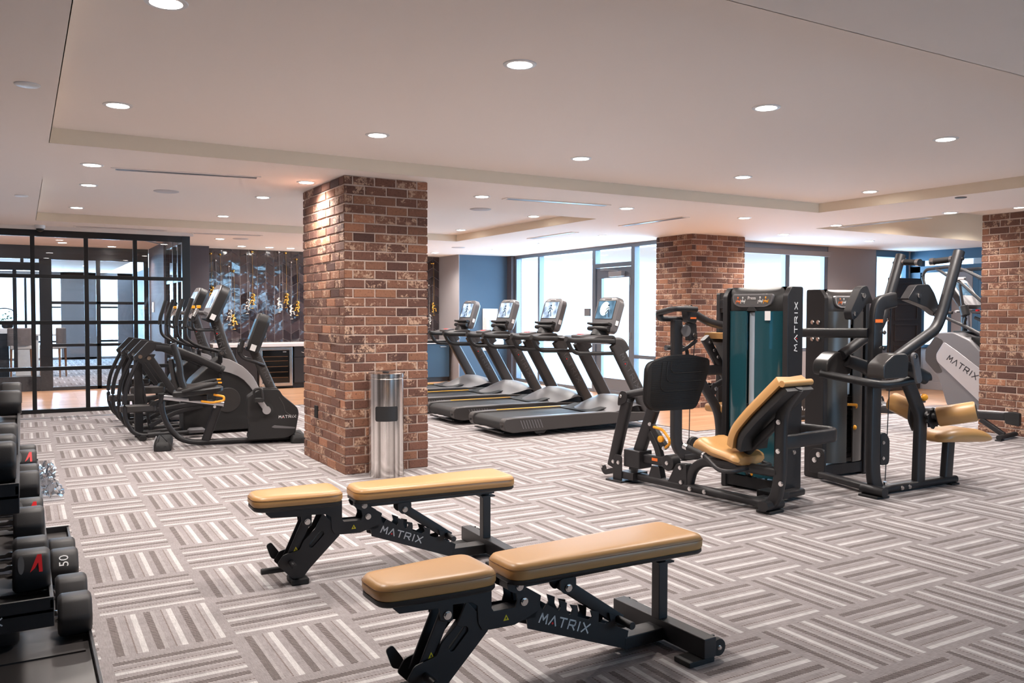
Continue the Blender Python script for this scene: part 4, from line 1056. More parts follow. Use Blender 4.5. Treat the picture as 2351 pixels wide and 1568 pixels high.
# ------------------------------------------------------------------ weight-stack towers and the three strength machines
def tower(root, M, shroud, W_=.60, open_lower=False, nums=True, text=None):
    """x along the tower, front at y = 0 facing -y, 0.2 deep"""
    H_ = 1.56; side = rpoly([(0, 0), (.195, 0), (.195, 1.585), (.05, 1.585), (.0, 1.52)], .02)
    tw = MB().box(.02, W_ - .02, .02, .19, .02, .11).xf(M).build('weight_tower', 'frame', root, bev=.004)
    MB().box(.02, W_ - .02, .05, .19, 1.43, 1.52).xf(M).build('top_beam', 'frame', tw, bev=.004)
    for x0 in (0, W_ - .045):
        m = MB(); m.prism(side, x0, x0 + .045, 'yz'); m.xf(M).build('side_plate', 'frame', tw, bev=.006, seg=3)
    c = W_ / 2; sl = .038
    for s in (-1, 1):
        m = MB(); path = []
        xa, xb = (.045, c - sl) if s < 0 else (c + sl, W_ - .045)
        N = 12; sec = []
        for i in range(N + 1):
            x = xa + (xb - xa) * i / N; q = (x - .045) / (W_ - .09) * 2 - 1
            sec.append((x, .045 - .085 * (1 - abs(q) ** 2.6) ** .6 if abs(q) < 1 else .045))
        vs = []; z0 = .13
        for z in (z0, 1.40):
            vs += [(x, y, z) for x, y in sec]
        for z in (z0, 1.40):
            vs += [(x, y + .012, z) for x, y in sec]
        n = N + 1; fs = []
        for i in range(N):
            fs += [(i, i + 1, n + i + 1, n + i), (2 * n + i, 3 * n + i, 3 * n + i + 1, 2 * n + i + 1), (i, 2 * n + i, 2 * n + i + 1, i + 1), (n + i, n + i + 1, 3 * n + i + 1, 3 * n + i)]
        fs += [(0, n, 3 * n, 2 * n), (N, 2 * n + N, 3 * n + N, n + N)]
        if shroud: m.add(vs, fs); m.xf(M).build('shroud', shroud, tw, smooth=40)
        if shroud: MB().box(xa, xb, .184, .19, .13, 1.42).xf(M).build('back_shroud', shroud, tw)
        MB().cyl((c + s * .085, .06, .1), (c + s * .085, .06, 1.45), .011).xf(M).build('guide_rod', 'chrome', tw)
    zb = .70 if open_lower else .14
    if shroud: MB().box(c - sl, c + sl, .0, .006, zb, 1.42).xf(M).build('slot_light_strip', 'slot', tw)  # opaque bright strip in place of window light through the tower
    MB().prism([(c - sl - .012, 1.40), (c + sl + .012, 1.40), (c + .02, 1.435), (c - .02, 1.435)], -.035, 0).xf(M).build('slot_cap', 'plastic', tw, bev=.003)
    st = MB()
    for k in range(14): st.box(c - .12, c + .12, .03, .09, .12 + k * .04, .155 + k * .04)
    ws = st.xf(M).build('weight_stack', 'grey_plastic', tw)
    lb = MB()
    for k in range(13 if open_lower else 9):
        z = .14 + k * (.04 if open_lower else .055); lb.lathe([(.006, -.003), (.012, -.003), (.012, 0), (.006, 0)], (c - (0.028 if open_lower else .0), -.003 if not open_lower else -.002, z), 10, 'y')
    lb.xf(M).build('weight_labels', 'amber', ws)
    # cap with the exercise placard
    m = MB(); N = 14; vs = []
    for z, d, ins in ((1.39, .0, 0), (1.41, .012, 0), (1.50, .012, .0), (1.555, -.03, .01), (1.585, -.10, .03)):
        for i in range(N + 1):
            q = -1 + 2 * i / N; vs.append((W_ / 2 + q * (W_ / 2 - .045 - ins), -(.045 + d) * (1 - abs(q) ** 3.2) ** .5 + .04 if abs(q) < 1 else .04, z))
    fs = [(k * (N + 1) + i, k * (N + 1) + i + 1, (k + 1) * (N + 1) + i + 1, (k + 1) * (N + 1) + i) for k in range(4) for i in range(N)]
    b = len(vs); vs += [(x, .18, z) for z in (1.39, 1.585) for x in (.045, W_ - .045)]
    fs += [tuple(4 * (N + 1) + i for i in range(N + 1)) + (b + 3, b + 2), tuple(i for i in range(N + 1))[::-1] + (b, b + 1), (b, b + 1, b + 3, b + 2)]
    m.add(vs, fs); cp = m.xf(M).build('cap', 'plastic' if shroud == 'shroud' else 'grey_plastic', tw, smooth=50)
    out = rpoly([(c - .19, 1.53), (c + .19, 1.53), (c + .175, 1.455), (c + .12, 1.43), (c - .12, 1.43), (c - .175, 1.455)], .025, 4)
    pl = MB().prism(out, -.026, .0).xf(M).build('placard', 'mid_grey' if shroud == 'shroud' else 'silver', tw, bev=.004)
    g = MB(); g.prism(rpoly([(c - .175, 1.518), (c + .175, 1.518), (c + .162, 1.465), (c + .11, 1.442), (c - .11, 1.442), (c - .162, 1.465)], .02), -.0275, -.026); g.xf(M).build('placard_face', 'grey_print', tw)
    for dx, mt in ((-.13, 'orange'), (-.085, 'white_print'), (.075, 'white_print'), (.125, 'amber')):
        q = MB(); z = 1.482; y = -.0285
        q.ball((c + dx, y, z + .022), .007, (1, .3, 1), 8); q.tube([(c + dx, y, z + .014), (c + dx - .004, y, z - .004), (c + dx + .016, y, z - .006), (c + dx + .014, y, z - .024)], .004, n=6)
        q.tube([(c + dx - .02, y, z - .024), (c + dx - .016, y, z), (c + dx - .004, y, z - .012), (c + dx + .02, y, z - .012), (c + dx + .024, y, z + .008)], .0022, n=5)
        q.xf(M).build('exercise_pictogram', mt, tw)
    return tw
def TM(x, y, ang): return Matrix.Translation((x, y, 0)) @ Matrix.Rotation(R(ang), 4, 'Z')

# ---- leg press (u forward, v towards its tower; local y = -v)
lp = thing('leg_press_machine', 'leg press machine with a big black footplate and tan reclined backrest', 'leg press', (4.48, 4.11, 0), 97)
Q = lambda u, v, z: (u, -v, z)
MB().bar([Q(.0, 0, .055), Q(1.40, 0, .055)], .08, .062, rad=.42).build('base_rail', 'frame', lp)
m = MB(); m.bar([Q(0, -.095, .055), Q(0, .10, .055)], .085, .07, rad=.45); m.build('cross_foot', 'frame', lp)
MB().box(-.05, .07, -.08, .075, 0, .02).build('foot_pad', 'rubber', lp, bev=.004)
m = MB()
for y in (-.10, .085): m.prism(rpoly([(1.37, .0), (1.47, 0), (1.47, .16), (1.45, .22), (1.38, .22), (1.37, .2)], .02), y, y + .01)
m.box(1.34, 1.52, -.13, .13, 0, .014); m.box(1.25, 1.40, -.085, .085, .03, .09)
m.build('pivot_bracket', 'frame', lp, bev=.002)
m = MB(); m.bar([Q(.0, 0, .06), Q(-.045, 0, .12), Q(-.072, 0, .26), Q(-.075, 0, .72), Q(-.195, 0, .885)], .06, .085, upv=(1, 0, 0), fil=.10, rad=.35); m.build('rear_upright', 'frame', lp)
m = MB(); m.lathe([(.001, 0), (.036, 0), (.038, -.008), (.038, -.03)], (0, 0, 0), 18); m.xf(Matrix.Translation(Q(-.2, 0, .893)) @ Matrix.Rotation(R(36), 4, 'Y').inverted()).build('upright_cap', 'grey_plastic', lp)
bolts(lp, [Q(-.16, -.031, .845), Q(-.075, -.031, .64), Q(-.075, -.031, .44), Q(-.10, -.031, .22), Q(.55, -.045, .055), Q(.69, -.045, .055)], 'y', .014, .012)
MB().bar([Q(-.05, 0, .64), Q(.34, 0, .27)], .05, .06, upv=(0, 0, 1), rad=.3).build('seat_track', 'frame', lp)
MB().bar([Q(.735, 0, .075), Q(.70, 0, .20), Q(.60, 0, .272), Q(.36, 0, .282), Q(-.06, 0, .288)], .06, .07, fil=.1, rad=.35).build('seat_support', 'frame', lp)
# backrest: line from the seat to the shoulders, pad on its front face
bl = [(.225, .44), (.195, .55), (.10, .66), (-.165, .925)]
def backpad(off0, off1, hw, name, mat, tri=1.0):
    m = MB(); rows = []
    P = fillet([(a, 0, b) for a, b in bl], .12); n = len(P)
    for i, p in enumerate(P):
        t = (P[min(i + 1, n - 1)] - P[max(i - 1, 0)]).normalized(); nn = V((t.z, 0, -t.x)); nn = -nn if nn.x < 0 else nn
        f = 1.0; e = .012 if i in (0, n - 1) else 0
        for vv, k in ((-hw + .0, off0), (-hw - .006 + e, (off0 + off1) / 2), (-hw + .022, off1), (0, off1 + .004 - e), (hw - .022, off1), (hw + .006 - e, (off0 + off1) / 2), (hw, off0)):
            q = p + nn * (k - e * .6); rows.append((q.x, -vv, q.z))
    k = 7; fs = [(i * k + j, i * k + (j + 1) % k, (i + 1) * k + (j + 1) % k, (i + 1) * k + j) for i in range(n - 1) for j in range(k)] + [tuple(range(k)), tuple(range((n - 1) * k, n * k))[::-1]]
    return m.add(rows, fs).build(name, mat, lp, smooth=55)
backpad(-.012, .055, .165, 'back_pad', 'tan'); backpad(-.075, -.012, .15, 'backrest_shell', 'plastic')
m = MB(); m.cyl(Q(-.19, -.165, .915), Q(-.19, .165, .915), .022); m.build('backrest_roll', 'tan', lp)
m = MB(); rows = []; prof = [(.15, .365, .06), (.22, .40, .07), (.32, .415, .07), (.42, .43, .08), (.49, .465, .09), (.535, .47, .09), (.56, .44, .07), (.56, .40, .04)]
for u, z, th in prof:
    for v, dz in ((-.19, -.035), (-.17, .0), (-.10, .012), (0, -.004), (.10, .012), (.17, .0), (.19, -.035)): rows.append(Q(u, v * (1 if u < .45 else .95), z + dz))
    for v in (.16, 0, -.16): rows.append(Q(min(u, .53), v, z - th - .01))
k = 10; n = len(prof); fs = [(i * k + j, i * k + (j + 1) % k, (i + 1) * k + (j + 1) % k, (i + 1) * k + j) for i in range(n - 1) for j in range(k)] + [tuple(range(k)), tuple(range((n - 1) * k, n * k))[::-1]]
m.add(rows, fs).build('seat_pad', 'tan', lp, smooth=60, sub=1)
MB().box(.2, .46, -.13, .13, .30, .33).build('seat_plate', 'frame', lp, bev=.004)
for v in (-.255, .255):
    m = MB(); s = 1 if v > 0 else -1; m.tube([Q(.545, v, .412), Q(.38, v, .372), Q(.25, v, .283), Q(.16, v - s * .03, .285), Q(.16, v - s * .2, .29)], .016, fil=.05); h = m.build('handle', 'frame', lp)
    MB().cyl(Q(.53, v, .409), Q(.39, v, .375), .021).build('grip', 'rubber', h); MB().cyl(Q(.565, v, .417), Q(.53, v, .409), .024).build('grip_cap', 'chrome', h); MB().cyl(Q(.39, v, .375), Q(.375, v, .371), .024).build('grip_collar', 'chrome', h)
# four-bar linkage and footplate
m = MB(); m.bar([Q(1.565, 0, .10), Q(1.40, 0, .665)], .07, .10, upv=(1, 0, 0), rad=.35); m.build('rear_swing_arm', 'frame', lp)
m = MB()
for y in (-.05, .04): m.prism(rpoly([(1.47, .61), (1.46, .70), (1.43, .745), (1.36, .74), (1.36, .66)], .03), y, y + .01)
m.build('swing_lug', 'frame', lp, bev=.002)
MB().cyl(Q(1.40, 0, .71), Q(1.04, .14, .80), .032).build('push_link', 'frame', lp)
MB().bar([Q(1.645, -.04, .09), Q(1.62, -.04, .04), Q(1.46, -.04, .09)], .03, .045, fil=.03).build('lower_link', 'frame', lp)
m = MB(); m.bar([Q(1.285, 0, .20), Q(1.11, 0, .62)], .07, .105, upv=(1, 0, 0), rad=.35); m.build('front_swing_arm', 'frame', lp)
MB().prism(rpoly([(1.175, .52), (1.145, .55), (.945, .335), (.985, .305)], .008), -.012, .028).build('lock_plate', 'frame', lp, bev=.002)
MB().bar([Q(1.14, 0, .43), Q(1.06, 0, .33), Q(1.01, 0, .18)], .05, .06, fil=.1, upv=(1, 0, 0)).build('sickle_arm', 'frame', lp)
MB().bar([Q(1.36, 0, .205), Q(.93, 0, .222)], .06, .075, rad=.25).build('lower_arm', 'frame', lp)
MB().box(1.19, 1.37, -.075, .075, .13, .275).build('pivot_housing', 'frame', lp, bev=.01)
MB().box(1.035, 1.095, .030, .0325, .212, .235).build('orange_label', 'orange', lp)['label'] = 'orange warning label'
MB().cyl(Q(.92, -.045, .218), Q(.92, .045, .218), .062, n=28).build('pulley_cover', 'frame', lp, bev=.006)
MB().prism(rpoly([(.99, .06), (1.14, .06), (1.10, .17), (1.02, .17)], .01), -.03, .03).build('stop_block', 'frame', lp, bev=.003)
MB().prism(rpoly([(.73, .06), (.93, .06), (.84, .225), (.74, .235)], .02), -.04, .035).build('gusset', 'frame', lp, bev=.003)
bolts(lp, [Q(1.645, -.058, .09), Q(1.43, -.052, .70), Q(1.40, -.10, .16), Q(1.46, -.10, .16), Q(.92, -.047, .218), Q(.79, -.042, .20), Q(.78, -.042, .09), Q(1.12, -.030, .50), Q(.97, -.030, .325)], 'y', .013, .011)
m = MB(); m.tube([Q(1.075, -.03, .48), Q(1.03, -.06, .485), Q(.955, -.06, .475), Q(.885, -.06, .41), Q(.885, -.06, .37), Q(.95, -.03, .335)], .011, fil=.03); ah = m.build('lock_handle', 'amber', lp); ah['label'] = 'amber lock handle'
MB().lathe([(.012, 0), (.026, .008), (.026, .03), (.015, .035)], (.975, .04, .40), 14, 'y').build('lock_knob', 'amber', lp)['label'] = 'amber knob'
out = rpoly([(-.20, .70), (-.20, .985), (.02, 1.035), (.25, 1.04), (.49, 1.00), (.49, .93), (.36, .62), (-.13, .635)], .055, 5)
FM = Matrix.Translation((1.0, 0, 0)) @ Matrix(((1, 0, .0, 0), (0, -1, 0, 0), (0, 0, 1, 0), (0, 0, 0, 1)))
fp = MB().slab(out, [(.012, -.02), (0, -.012), (0, .012), (.014, .026)], lambda a, b, h: (1.0 - h + (b - .83) * -.06, -a, b)).build('footplate', 'rubber', lp, smooth=50)
m = MB()
for k in range(27):
    z = .645 + k * .0145; xa = -.185 + max(0, .69 - z) * .8; xb = min(.475, .355 + (z - .62) * .40); 
    xb -= max(0, z - 1.0) * 2.5; xa += max(0, z - .975) * 3.5
    m.box(1.0 - .0285 - (z - .83) * .06, 1.0 - .024 - (z - .83) * .06, -xb + .012, -xa - .012, z, z + .004)
m.build('grip_ribs', 'plastic', fp)
for a, b, c_, d in ((-.06, 1.0, .27, .80), (.0, 1.005, .30, .87), (.045, 1.01, .30, .94)):
    MB().tube([(1.0 - .029 - (z - .83) * .06, -x, z) for x, z in ((a, b), (a - .01, c_ and d), (a + .03, d - .03), (c_ + .1, d - .03))], .004, n=6, fil=.03).build('moulded_line', 'plastic', fp)
# links to the tower
MB().bar([Q(.14, .02, .05), Q(.16, .58, .05)], .085, .05, rad=.3).build('tower_foot_tube', 'frame', lp)
MB().box(.06, .24, -.30, -.16, .05, .10).build('cable_box', 'frame', lp, bev=.006); bolts(lp, [(.15, -.23, .10)], 'z', .014, .01)
MB().bar([Q(-.085, .02, .50), Q(-.10, .12, .50), Q(-.10, .60, .50), Q(-.04, .68, .50), Q(.22, .66, .50)], .05, .10, fil=.08, rad=.4).build('guard_rail', 'frame', lp)
Mt = TM(.80, -.455, 0) @ Matrix.Rotation(PI, 4, 'Z')
t1 = tower(lp, Mt, 'shroud', .60)
wordmark(t1, (.80 - .6 - .0005, -.575, 1.10), (0, 0, 1), (0, 1, 0), .036, .365, 'grey_print' if 0 else 'white_print')
bolts(t1, [(.198, -.52, .72), (.198, -.585, .72), (.198, -.55, .34)], '-x', .014, .012)
MB().box(.50, .55, -.413, -.411, 1.33, 1.40).xf(Matrix.Translation((-.18, .0, 0))).build('white_sticker', 'white_print', t1)
lettering('Press', .035, 'white_print', t1, frame3((.50, -.4235, 1.50), (-1, 0, 0), (0, 0, 1)))

# ---- lever pulldown (u to the right, v towards the camera; local y = -v)
pd = thing('lever_pulldown_machine', 'lever pulldown machine with two raised arms and tan thigh rollers', 'pulldown machine', (5.54, 4.12, 0), -1)
MB().bar([Q(.06, 0, .035), Q(1.045, 0, .035)], .08, .06, rad=.42).build('base_rail', 'frame', pd)
MB().box(.93, 1.03, -.06, .06, 0, .012).build('foot_pad', 'rubber', pd, bev=.003)
MB().bar([Q(.0, -.06, .05), Q(.0, .14, .05)], .075, .075, rad=.45).build('cross_foot', 'frame', pd); MB().box(-.06, .08, -.12, .05, 0, .016).build('foot_plate', 'rubber', pd, bev=.003)
m = MB(); m.bar([Q(.085, 0, .05), Q(.05, 0, .12), Q(.035, 0, .25), Q(.045, 0, 1.35), Q(.07, 0, 1.46), Q(.25, 0, 1.49)], .06, .115, upv=(1, 0, 0), fil=.09, rad=.3); m.build('main_post', 'frame', pd)
MB().box(.0, .085, -.0325, -.030, 1.315, 1.34).build('orange_label', 'orange', pd)['label'] = 'orange warning label'
m = MB(); m.prism(rpoly([(.20, 1.49), (.30, 1.60), (.45, 1.61), (.52, 1.54), (.625, 1.36), (.56, 1.37), (.44, 1.43)], .025), -.155, -.085)
m.build('cable_horn', 'frame', pd, bev=.008)
m = MB(); m.prism(rpoly([(.10, 1.46), (.02, 1.60), (-.05, 1.58), (-.16, 1.40), (-.14, 1.33), (-.09, 1.35), (.02, 1.46)], .025), .06, .13); m.build('cable_horn', 'frame', pd, bev=.008)
bolts(pd, [(.33, -.156, 1.52), (.56, -.156, 1.405), (-.02, .06, 1.52), (-.11, .06, 1.38)], '-y', .016, .012)
MB().bar([Q(.585, 0, .06), Q(.60, 0, .58), Q(.40, 0, .90)], .06, .11, upv=(1, 0, 0), fil=.08, rad=.3).build('thigh_post', 'frame', pd)
MB().bar([Q(.94, 0, .06), Q(.965, 0, .345)], .06, .105, upv=(1, 0, 0), rad=.3).build('seat_post', 'frame', pd)
m = MB(); rows = []
for u, z, th, hw in ((.735, .40, .03, .06), (.76, .425, .07, .12), (.83, .455, .10, .15), (.95, .46, .115, .16), (1.12, .45, .115, .165), (1.27, .425, .10, .16), (1.36, .385, .06, .14), (1.385, .36, .02, .10)):
    for v, dz in ((-1, -.05), (-.9, -.01), (-.5, .012), (0, .0), (.5, .012), (.9, -.01), (1, -.05)): rows.append(Q(u, v * hw, z + dz * min(1, th / .08)))
    for v in (.75, 0, -.75): rows.append(Q(u, v * hw, z - th))
k = 10; n = 8; fs = [(i * k + j, i * k + (j + 1) % k, (i + 1) * k + (j + 1) % k, (i + 1) * k + j) for i in range(n - 1) for j in range(k)] + [tuple(range(k)), tuple(range((n - 1) * k, n * k))[::-1]]
m.add(rows, fs).build('seat_pad', 'tan', pd, smooth=60, sub=1)
def roller(a, b, name='thigh_roller'):
    a, b = V(a), V(b); d = (b - a).normalized(); m = MB(); L = (b - a).length; r = .078
    M = frame3(a, d.cross(V((0, 0, 1))).normalized(), (d.cross(V((0, 0, 1))).normalized()).cross(d) * -1 if 0 else d.cross(d.cross(V((0, 0, 1))).normalized()))
    rot = V((0, 0, 1)).rotation_difference(d).to_matrix().to_4x4(); rot.translation = a
    m.lathe([(.05, .0), (r - .006, .0), (r, .01), (r, L - .012), (r - .006, L), (.05, L)], n=28); m.xf(rot); o = m.build(name, 'tan', pd, smooth=50)
    e = MB(); e.lathe([(.001, L + .006), (.05, L + .006), (.064, L + .002), (.068, L - .01), (.05, L - .01)], n=24); e.xf(rot); e.build('end_cap', 'grey_plastic', o)
    e = MB(); e.lathe([(.03, -.01), (r - .012, -.008), (r - .012, .004), (.03, .004)], n=24); e.xf(rot); e.build('inner_disc', 'plastic', o)
roller(Q(.665, .10, .575), Q(.80, .33, .635)); roller(Q(.66, -.08, .585), Q(.64, -.29, .665))
MB().cyl(Q(.62, .0, .585), Q(.67, .105, .577), .028).build('roller_axle', 'frame', pd)
MB().prism([(.66 + (.085 if i % 2 else .07) * math.cos(R(i * 18)), .56 + (.085 if i % 2 else .07) * math.sin(R(i * 18))) for i in range(20)], -.075, -.055).build('adjust_cam', 'frame', pd, bev=.002)
MB().prism(rpoly([(.54, .54), (.60, .44), (.64, .46), (.66, .62), (.56, .70)], .03), .055, .075).build('adjust_arm', 'frame', pd, bev=.002)
MB().lathe([(.010, -.03), (.010, .05), (.02, .06), (.03, .075), (.028, .095), (.012, .10)], (.555, .0, .72), 14, 'x').build('pull_knob', 'amber', pd)['label'] = 'amber pull knob'
# moving arms
MB().bar([Q(-.20, -.30, .92), Q(-.06, .02, .865), Q(.02, .10, .85), Q(.16, .12, .86), Q(.36, .24, .91)], .06, .06, fil=.10, rad=.45).build('pivot_yoke', 'frame', pd)
for s, nm in ((1, 'near'), (-1, 'far')):
    v = .25 * s; m = MB()
    m.tube([Q(-.04, v * .95, 1.06), Q(.40, v, 1.265), Q(.47, v, 1.38), Q(.668, v, 1.858)], .041, fil=.14, n=14); ar = m.build('lever_arm', 'frame', pd)
    h = MB(); h.cyl(Q(.645, v + s * .05, 1.80), Q(.645, v - s * .06, 1.80), .013); h.build('handle_pin', 'frame', ar)
    MB().cyl(Q(.645, v - s * .055, 1.80), Q(.625, v - s * .175, 1.79), .024).build('grip', 'rubber', ar); MB().cyl(Q(.625, v - s * .175, 1.79), Q(.620, v - s * .205, 1.788), .029).build('grip_cap', 'chrome', ar)
    MB().cyl(Q(.647, v - s * .04, 1.80), Q(.645, v - s * .058, 1.80), .027).build('grip_collar', 'chrome', ar)
    MB().prism(rpoly([(-.255, .915), (.02, .915), (.03, 1.06), (.0, 1.095), (-.13, 1.095), (-.255, 1.02)], .035) if s > 0 else rpoly([(-.20, .905), (.08, .905), (.085, 1.06), (.06, 1.085), (-.09, 1.085), (-.20, 1.01)], .035), -(.30 if s > 0 else -.24), -(.16 if s > 0 else -.38)).build('counterweight', 'grey_plastic', ar, bev=.012, seg=3)
    MB().bar([Q(.0, v * .9, 1.02), Q(.17, v * .8, .97), Q(.33, v * .9, .90)], .07, .10, rad=.4).build('pivot_block', 'frame', pd)
    c = MB(); c.tube([Q(.555, .12 * s if s > 0 else -.10, 1.385) if s > 0 else Q(-.10, -.10, 1.37), Q(.43, v, 1.315) if s > 0 else Q(.02, -.2, 1.30)], .004, n=6); c.build('cable', 'frame', pd)
    MB().cyl(Q(.47, v * .86, 1.335), Q(.43, v, 1.31), .013).build('cable_joint', 'chrome', pd)
MB().slab(rrect(-.035, .035, -.12, .12, .034), [(0, 0), (.004, .018)], lambda a, b, h: Q(.12 + a * .95 + b * -.28, .285 + h, .985 + a * .28 + b * .95)).build('link_plate', 'mid_grey', pd); bolts(pd, [Q(.095, .303, 1.07)], '-y', .014)
MB().prism(rpoly([(.10, .225), (.19, .225), (.205, .26), (.205, .42), (.16, .475), (.10, .475)], .025), -.022, .022).build('pulley_cover', 'frame', pd, bev=.006); bolts(pd, [(.125, -.024, .40), (.125, -.024, .28)], '-y', .011)
MB().tube([Q(.215, .0, 1.44), Q(.215, 0, .80), Q(.185, 0, .10)], .004, n=6).build('drive_cable', 'frame', pd); MB().cyl(Q(.185, 0, .02), Q(.185, 0, .09), .014).build('cable_end', 'chrome', pd)
bolts(pd, [(.33, -.042, .035), (.42, -.042, .035), (.10, -.033, 1.24), (.10, -.033, 1.12)], '-y', .013, .011)
MB().bar([Q(.0, -.02, 1.235), Q(-.01, -.66, 1.225)], .06, .075, rad=.3).build('tower_beam', 'frame', pd); MB().box(.028, .032, .10, .22, 1.20, 1.25).build('beam_plate', 'plastic', pd, bev=.006)
MB().bar([Q(.05, -.02, .05), Q(.16, -.58, .05)], .08, .05, rad=.3).build('tower_foot_tube', 'frame', pd)
t2 = tower(pd, TM(.19, .60, 0), 'shroud_grey', .56, True)
bolts(t2, [(.187, .66, 1.31), (.187, .72, 1.31), (.187, .66, 1.17), (.187, .72, 1.17)], '-x', .015, .012)
MB().prism(rpoly([(.56, .05), (.73, .05), (.73, .20), (.68, .26), (.58, .26), (.56, .22)], .03), .165, .188, 'yz').build('pulley_plate', 'frame', t2, bev=.004); bolts(t2, [(.165, .62, .21), (.165, .66, .16)], '-x', .018, .012)
MB().bar([(.44, .595, .60), (.44, .57, .62), (.55, .56, .61), (.55, .57, .585)], .02, .022, fil=.01).build('selector_pin', 'amber', t2)['label'] = 'amber selector handle'
MB().ball((.53, .565, .42), .022).build('pin_knob', 'amber', t2)['label'] = 'amber pin knob'
MB().tube([(.53, .565, .44), (.56, .57, .50), (.50, .575, .58)], .003, n=6).build('pin_cord', 'frame', t2)

# ---- shoulder press behind the leg press
sp = thing('shoulder_press_machine', 'seated press machine behind the leg press, its backrest half hidden by the tower', 'press machine', (5.2, 6.0, 0), 0)
MB().bar([Q(.40, 0, .04), Q(.16, 0, .05), Q(.075, 0, .16), Q(.067, 0, 1.32)], .07, .11, upv=(1, 0, .01), fil=.12, rad=.3).build('main_post', 'frame', sp)
MB().bar([Q(.15, 0, .04), Q(1.0, 0, .04)], .08, .06, rad=.4).build('base_rail', 'frame', sp)
m = MB(); m.bar([Q(.21, .1, 1.42), Q(-.05, .1, 1.425), Q(-.06, -.10, 1.385), Q(-.04, -.10, 1.33), Q(.25, -.08, 1.325)], .07, .05, fil=.06, rad=.4); m.build('arm_pivot_frame', 'frame', sp)
MB().prism(rpoly([(.15, 1.44), (.22, 1.46), (.29, 1.33), (.27, 1.28), (.18, 1.3)], .02), -.04, .04).build('pivot_plate', 'frame', sp, bev=.004)
MB().box(.20, .27, -.045, -.042, 1.33, 1.345).build('orange_label', 'orange', sp)['label'] = 'orange warning label'
MB().bar([Q(.24, 0, 1.40), Q(.36, 0, 1.345), Q(.46, 0, 1.30), Q(.62, 0, 1.268), Q(1.0, 0, 1.245)], .06, .075, fil=.1, rad=.45).build('press_arm', 'frame', sp)
MB().prism(rpoly([(.19, 1.29), (.29, 1.29), (.30, 1.14), (.20, 1.12)], .02), -.03, .03).build('pulley_housing', 'frame', sp, bev=.006)
MB().lathe([(.001, -.05), (.055, -.05), (.055, .0), (.001, 0)], (.145, .0, 1.22), 20, 'y').build('counterweight', 'mid_grey', sp)
bolts(sp, [(.20, -.045, 1.44), (.255, -.035, 1.18), (.54, -.03, .66)], '-y', .016, .012)
MB().bar([Q(.30, 0, 1.20), Q(.31, 0, 1.12), Q(.20, 0, 1.06), Q(.11, 0, 1.03)], .02, .035, fil=.02).build('link_arm', 'frame', sp)
MB().tube([Q(.295, 0, 1.12), Q(.24, 0, .49), Q(.235, 0, .16)], .0045, n=6).build('cable', 'frame', sp)
pl_ = MB().lathe([(.02, -.02), (.07, -.02), (.075, -.012), (.068, 0), (.075, .012), (.07, .02), (.02, .02)], (.29, 0, .14), 22, 'y').build('pulley', 'rubber', sp); MB().box(.235, .25, -.03, .03, .02, .15).build('pulley_bracket', 'frame', sp, bev=.003)
h = MB(); h.tube([Q(.02, -.05, 1.06), Q(.21, -.05, 1.056), Q(.245, -.05, 1.03), Q(.25, -.05, .92)], .018, fil=.04); h = h.build('handle', 'rubber', sp); MB().cyl(Q(-.015, -.05, 1.06), Q(.03, -.05, 1.06), .027).build('grip_cap', 'chrome', h); MB().cyl(Q(.19, -.05, 1.057), Q(.205, -.05, 1.057), .025).build('grip_collar', 'chrome', h)
MB().bar([Q(.30, 0, .84), Q(1.0, 0, .838)], .07, .095, rad=.25).build('seat_beam', 'frame', sp)
MB().bar([Q(.42, 0, 1.15), Q(.72, 0, .74)], .06, .09, upv=(1, 0, .5), rad=.35).build('backrest_post', 'frame', sp)
ax = [(.47, 1.17), (.56, 1.175), (.64, 1.13), (.80, .87)]
m = MB(); m.bar([Q(a, .1, b) for a, b in ax], .32, .055, fil=.05, rad=.45); m.build('back_pad', 'tan', sp); m = MB(); m.bar([Q(a - .03, .1, b - .045) for a, b in ax[1:]], .29, .05, rad=.3); m.build('backrest_shell', 'plastic', sp)
bolts(sp, [(.455, -.032, 1.105), (.51, -.032, 1.03), (.56, -.032, .965)], '-y', .014, .012)
MB().bar([Q(.33, 0, .80), Q(.43, 0, .67), Q(.60, 0, .45), Q(.635, 0, .25), Q(.64, 0, .05)], .07, .085, upv=(1, 0, .3), fil=.12, rad=.35).build('front_leg', 'frame', sp)
MB().bar([Q(.50, 0, .665), Q(.78, 0, .77)], .04, .055, rad=.3).build('seat_strut', 'frame', sp)
m = MB()
for y in (-.035, .027): m.prism(rpoly([(.47, .63), (.50, .72), (.57, .70), (.55, .62), (.52, .60)], .012), y, y + .008)
m.build('strut_lug', 'frame', sp, bev=.0015)
MB().box(.60, 1.0, -.2, .2, .42, .50).build('seat_pad', 'tan', sp, bev=.03, seg=4); MB().box(.76, .84, -.04, .04, .05, .42).build('seat_post', 'frame', sp, bev=.004)
tower(sp, TM(1.0, -.25, 90) @ Matrix.Identity(4), None, .5)
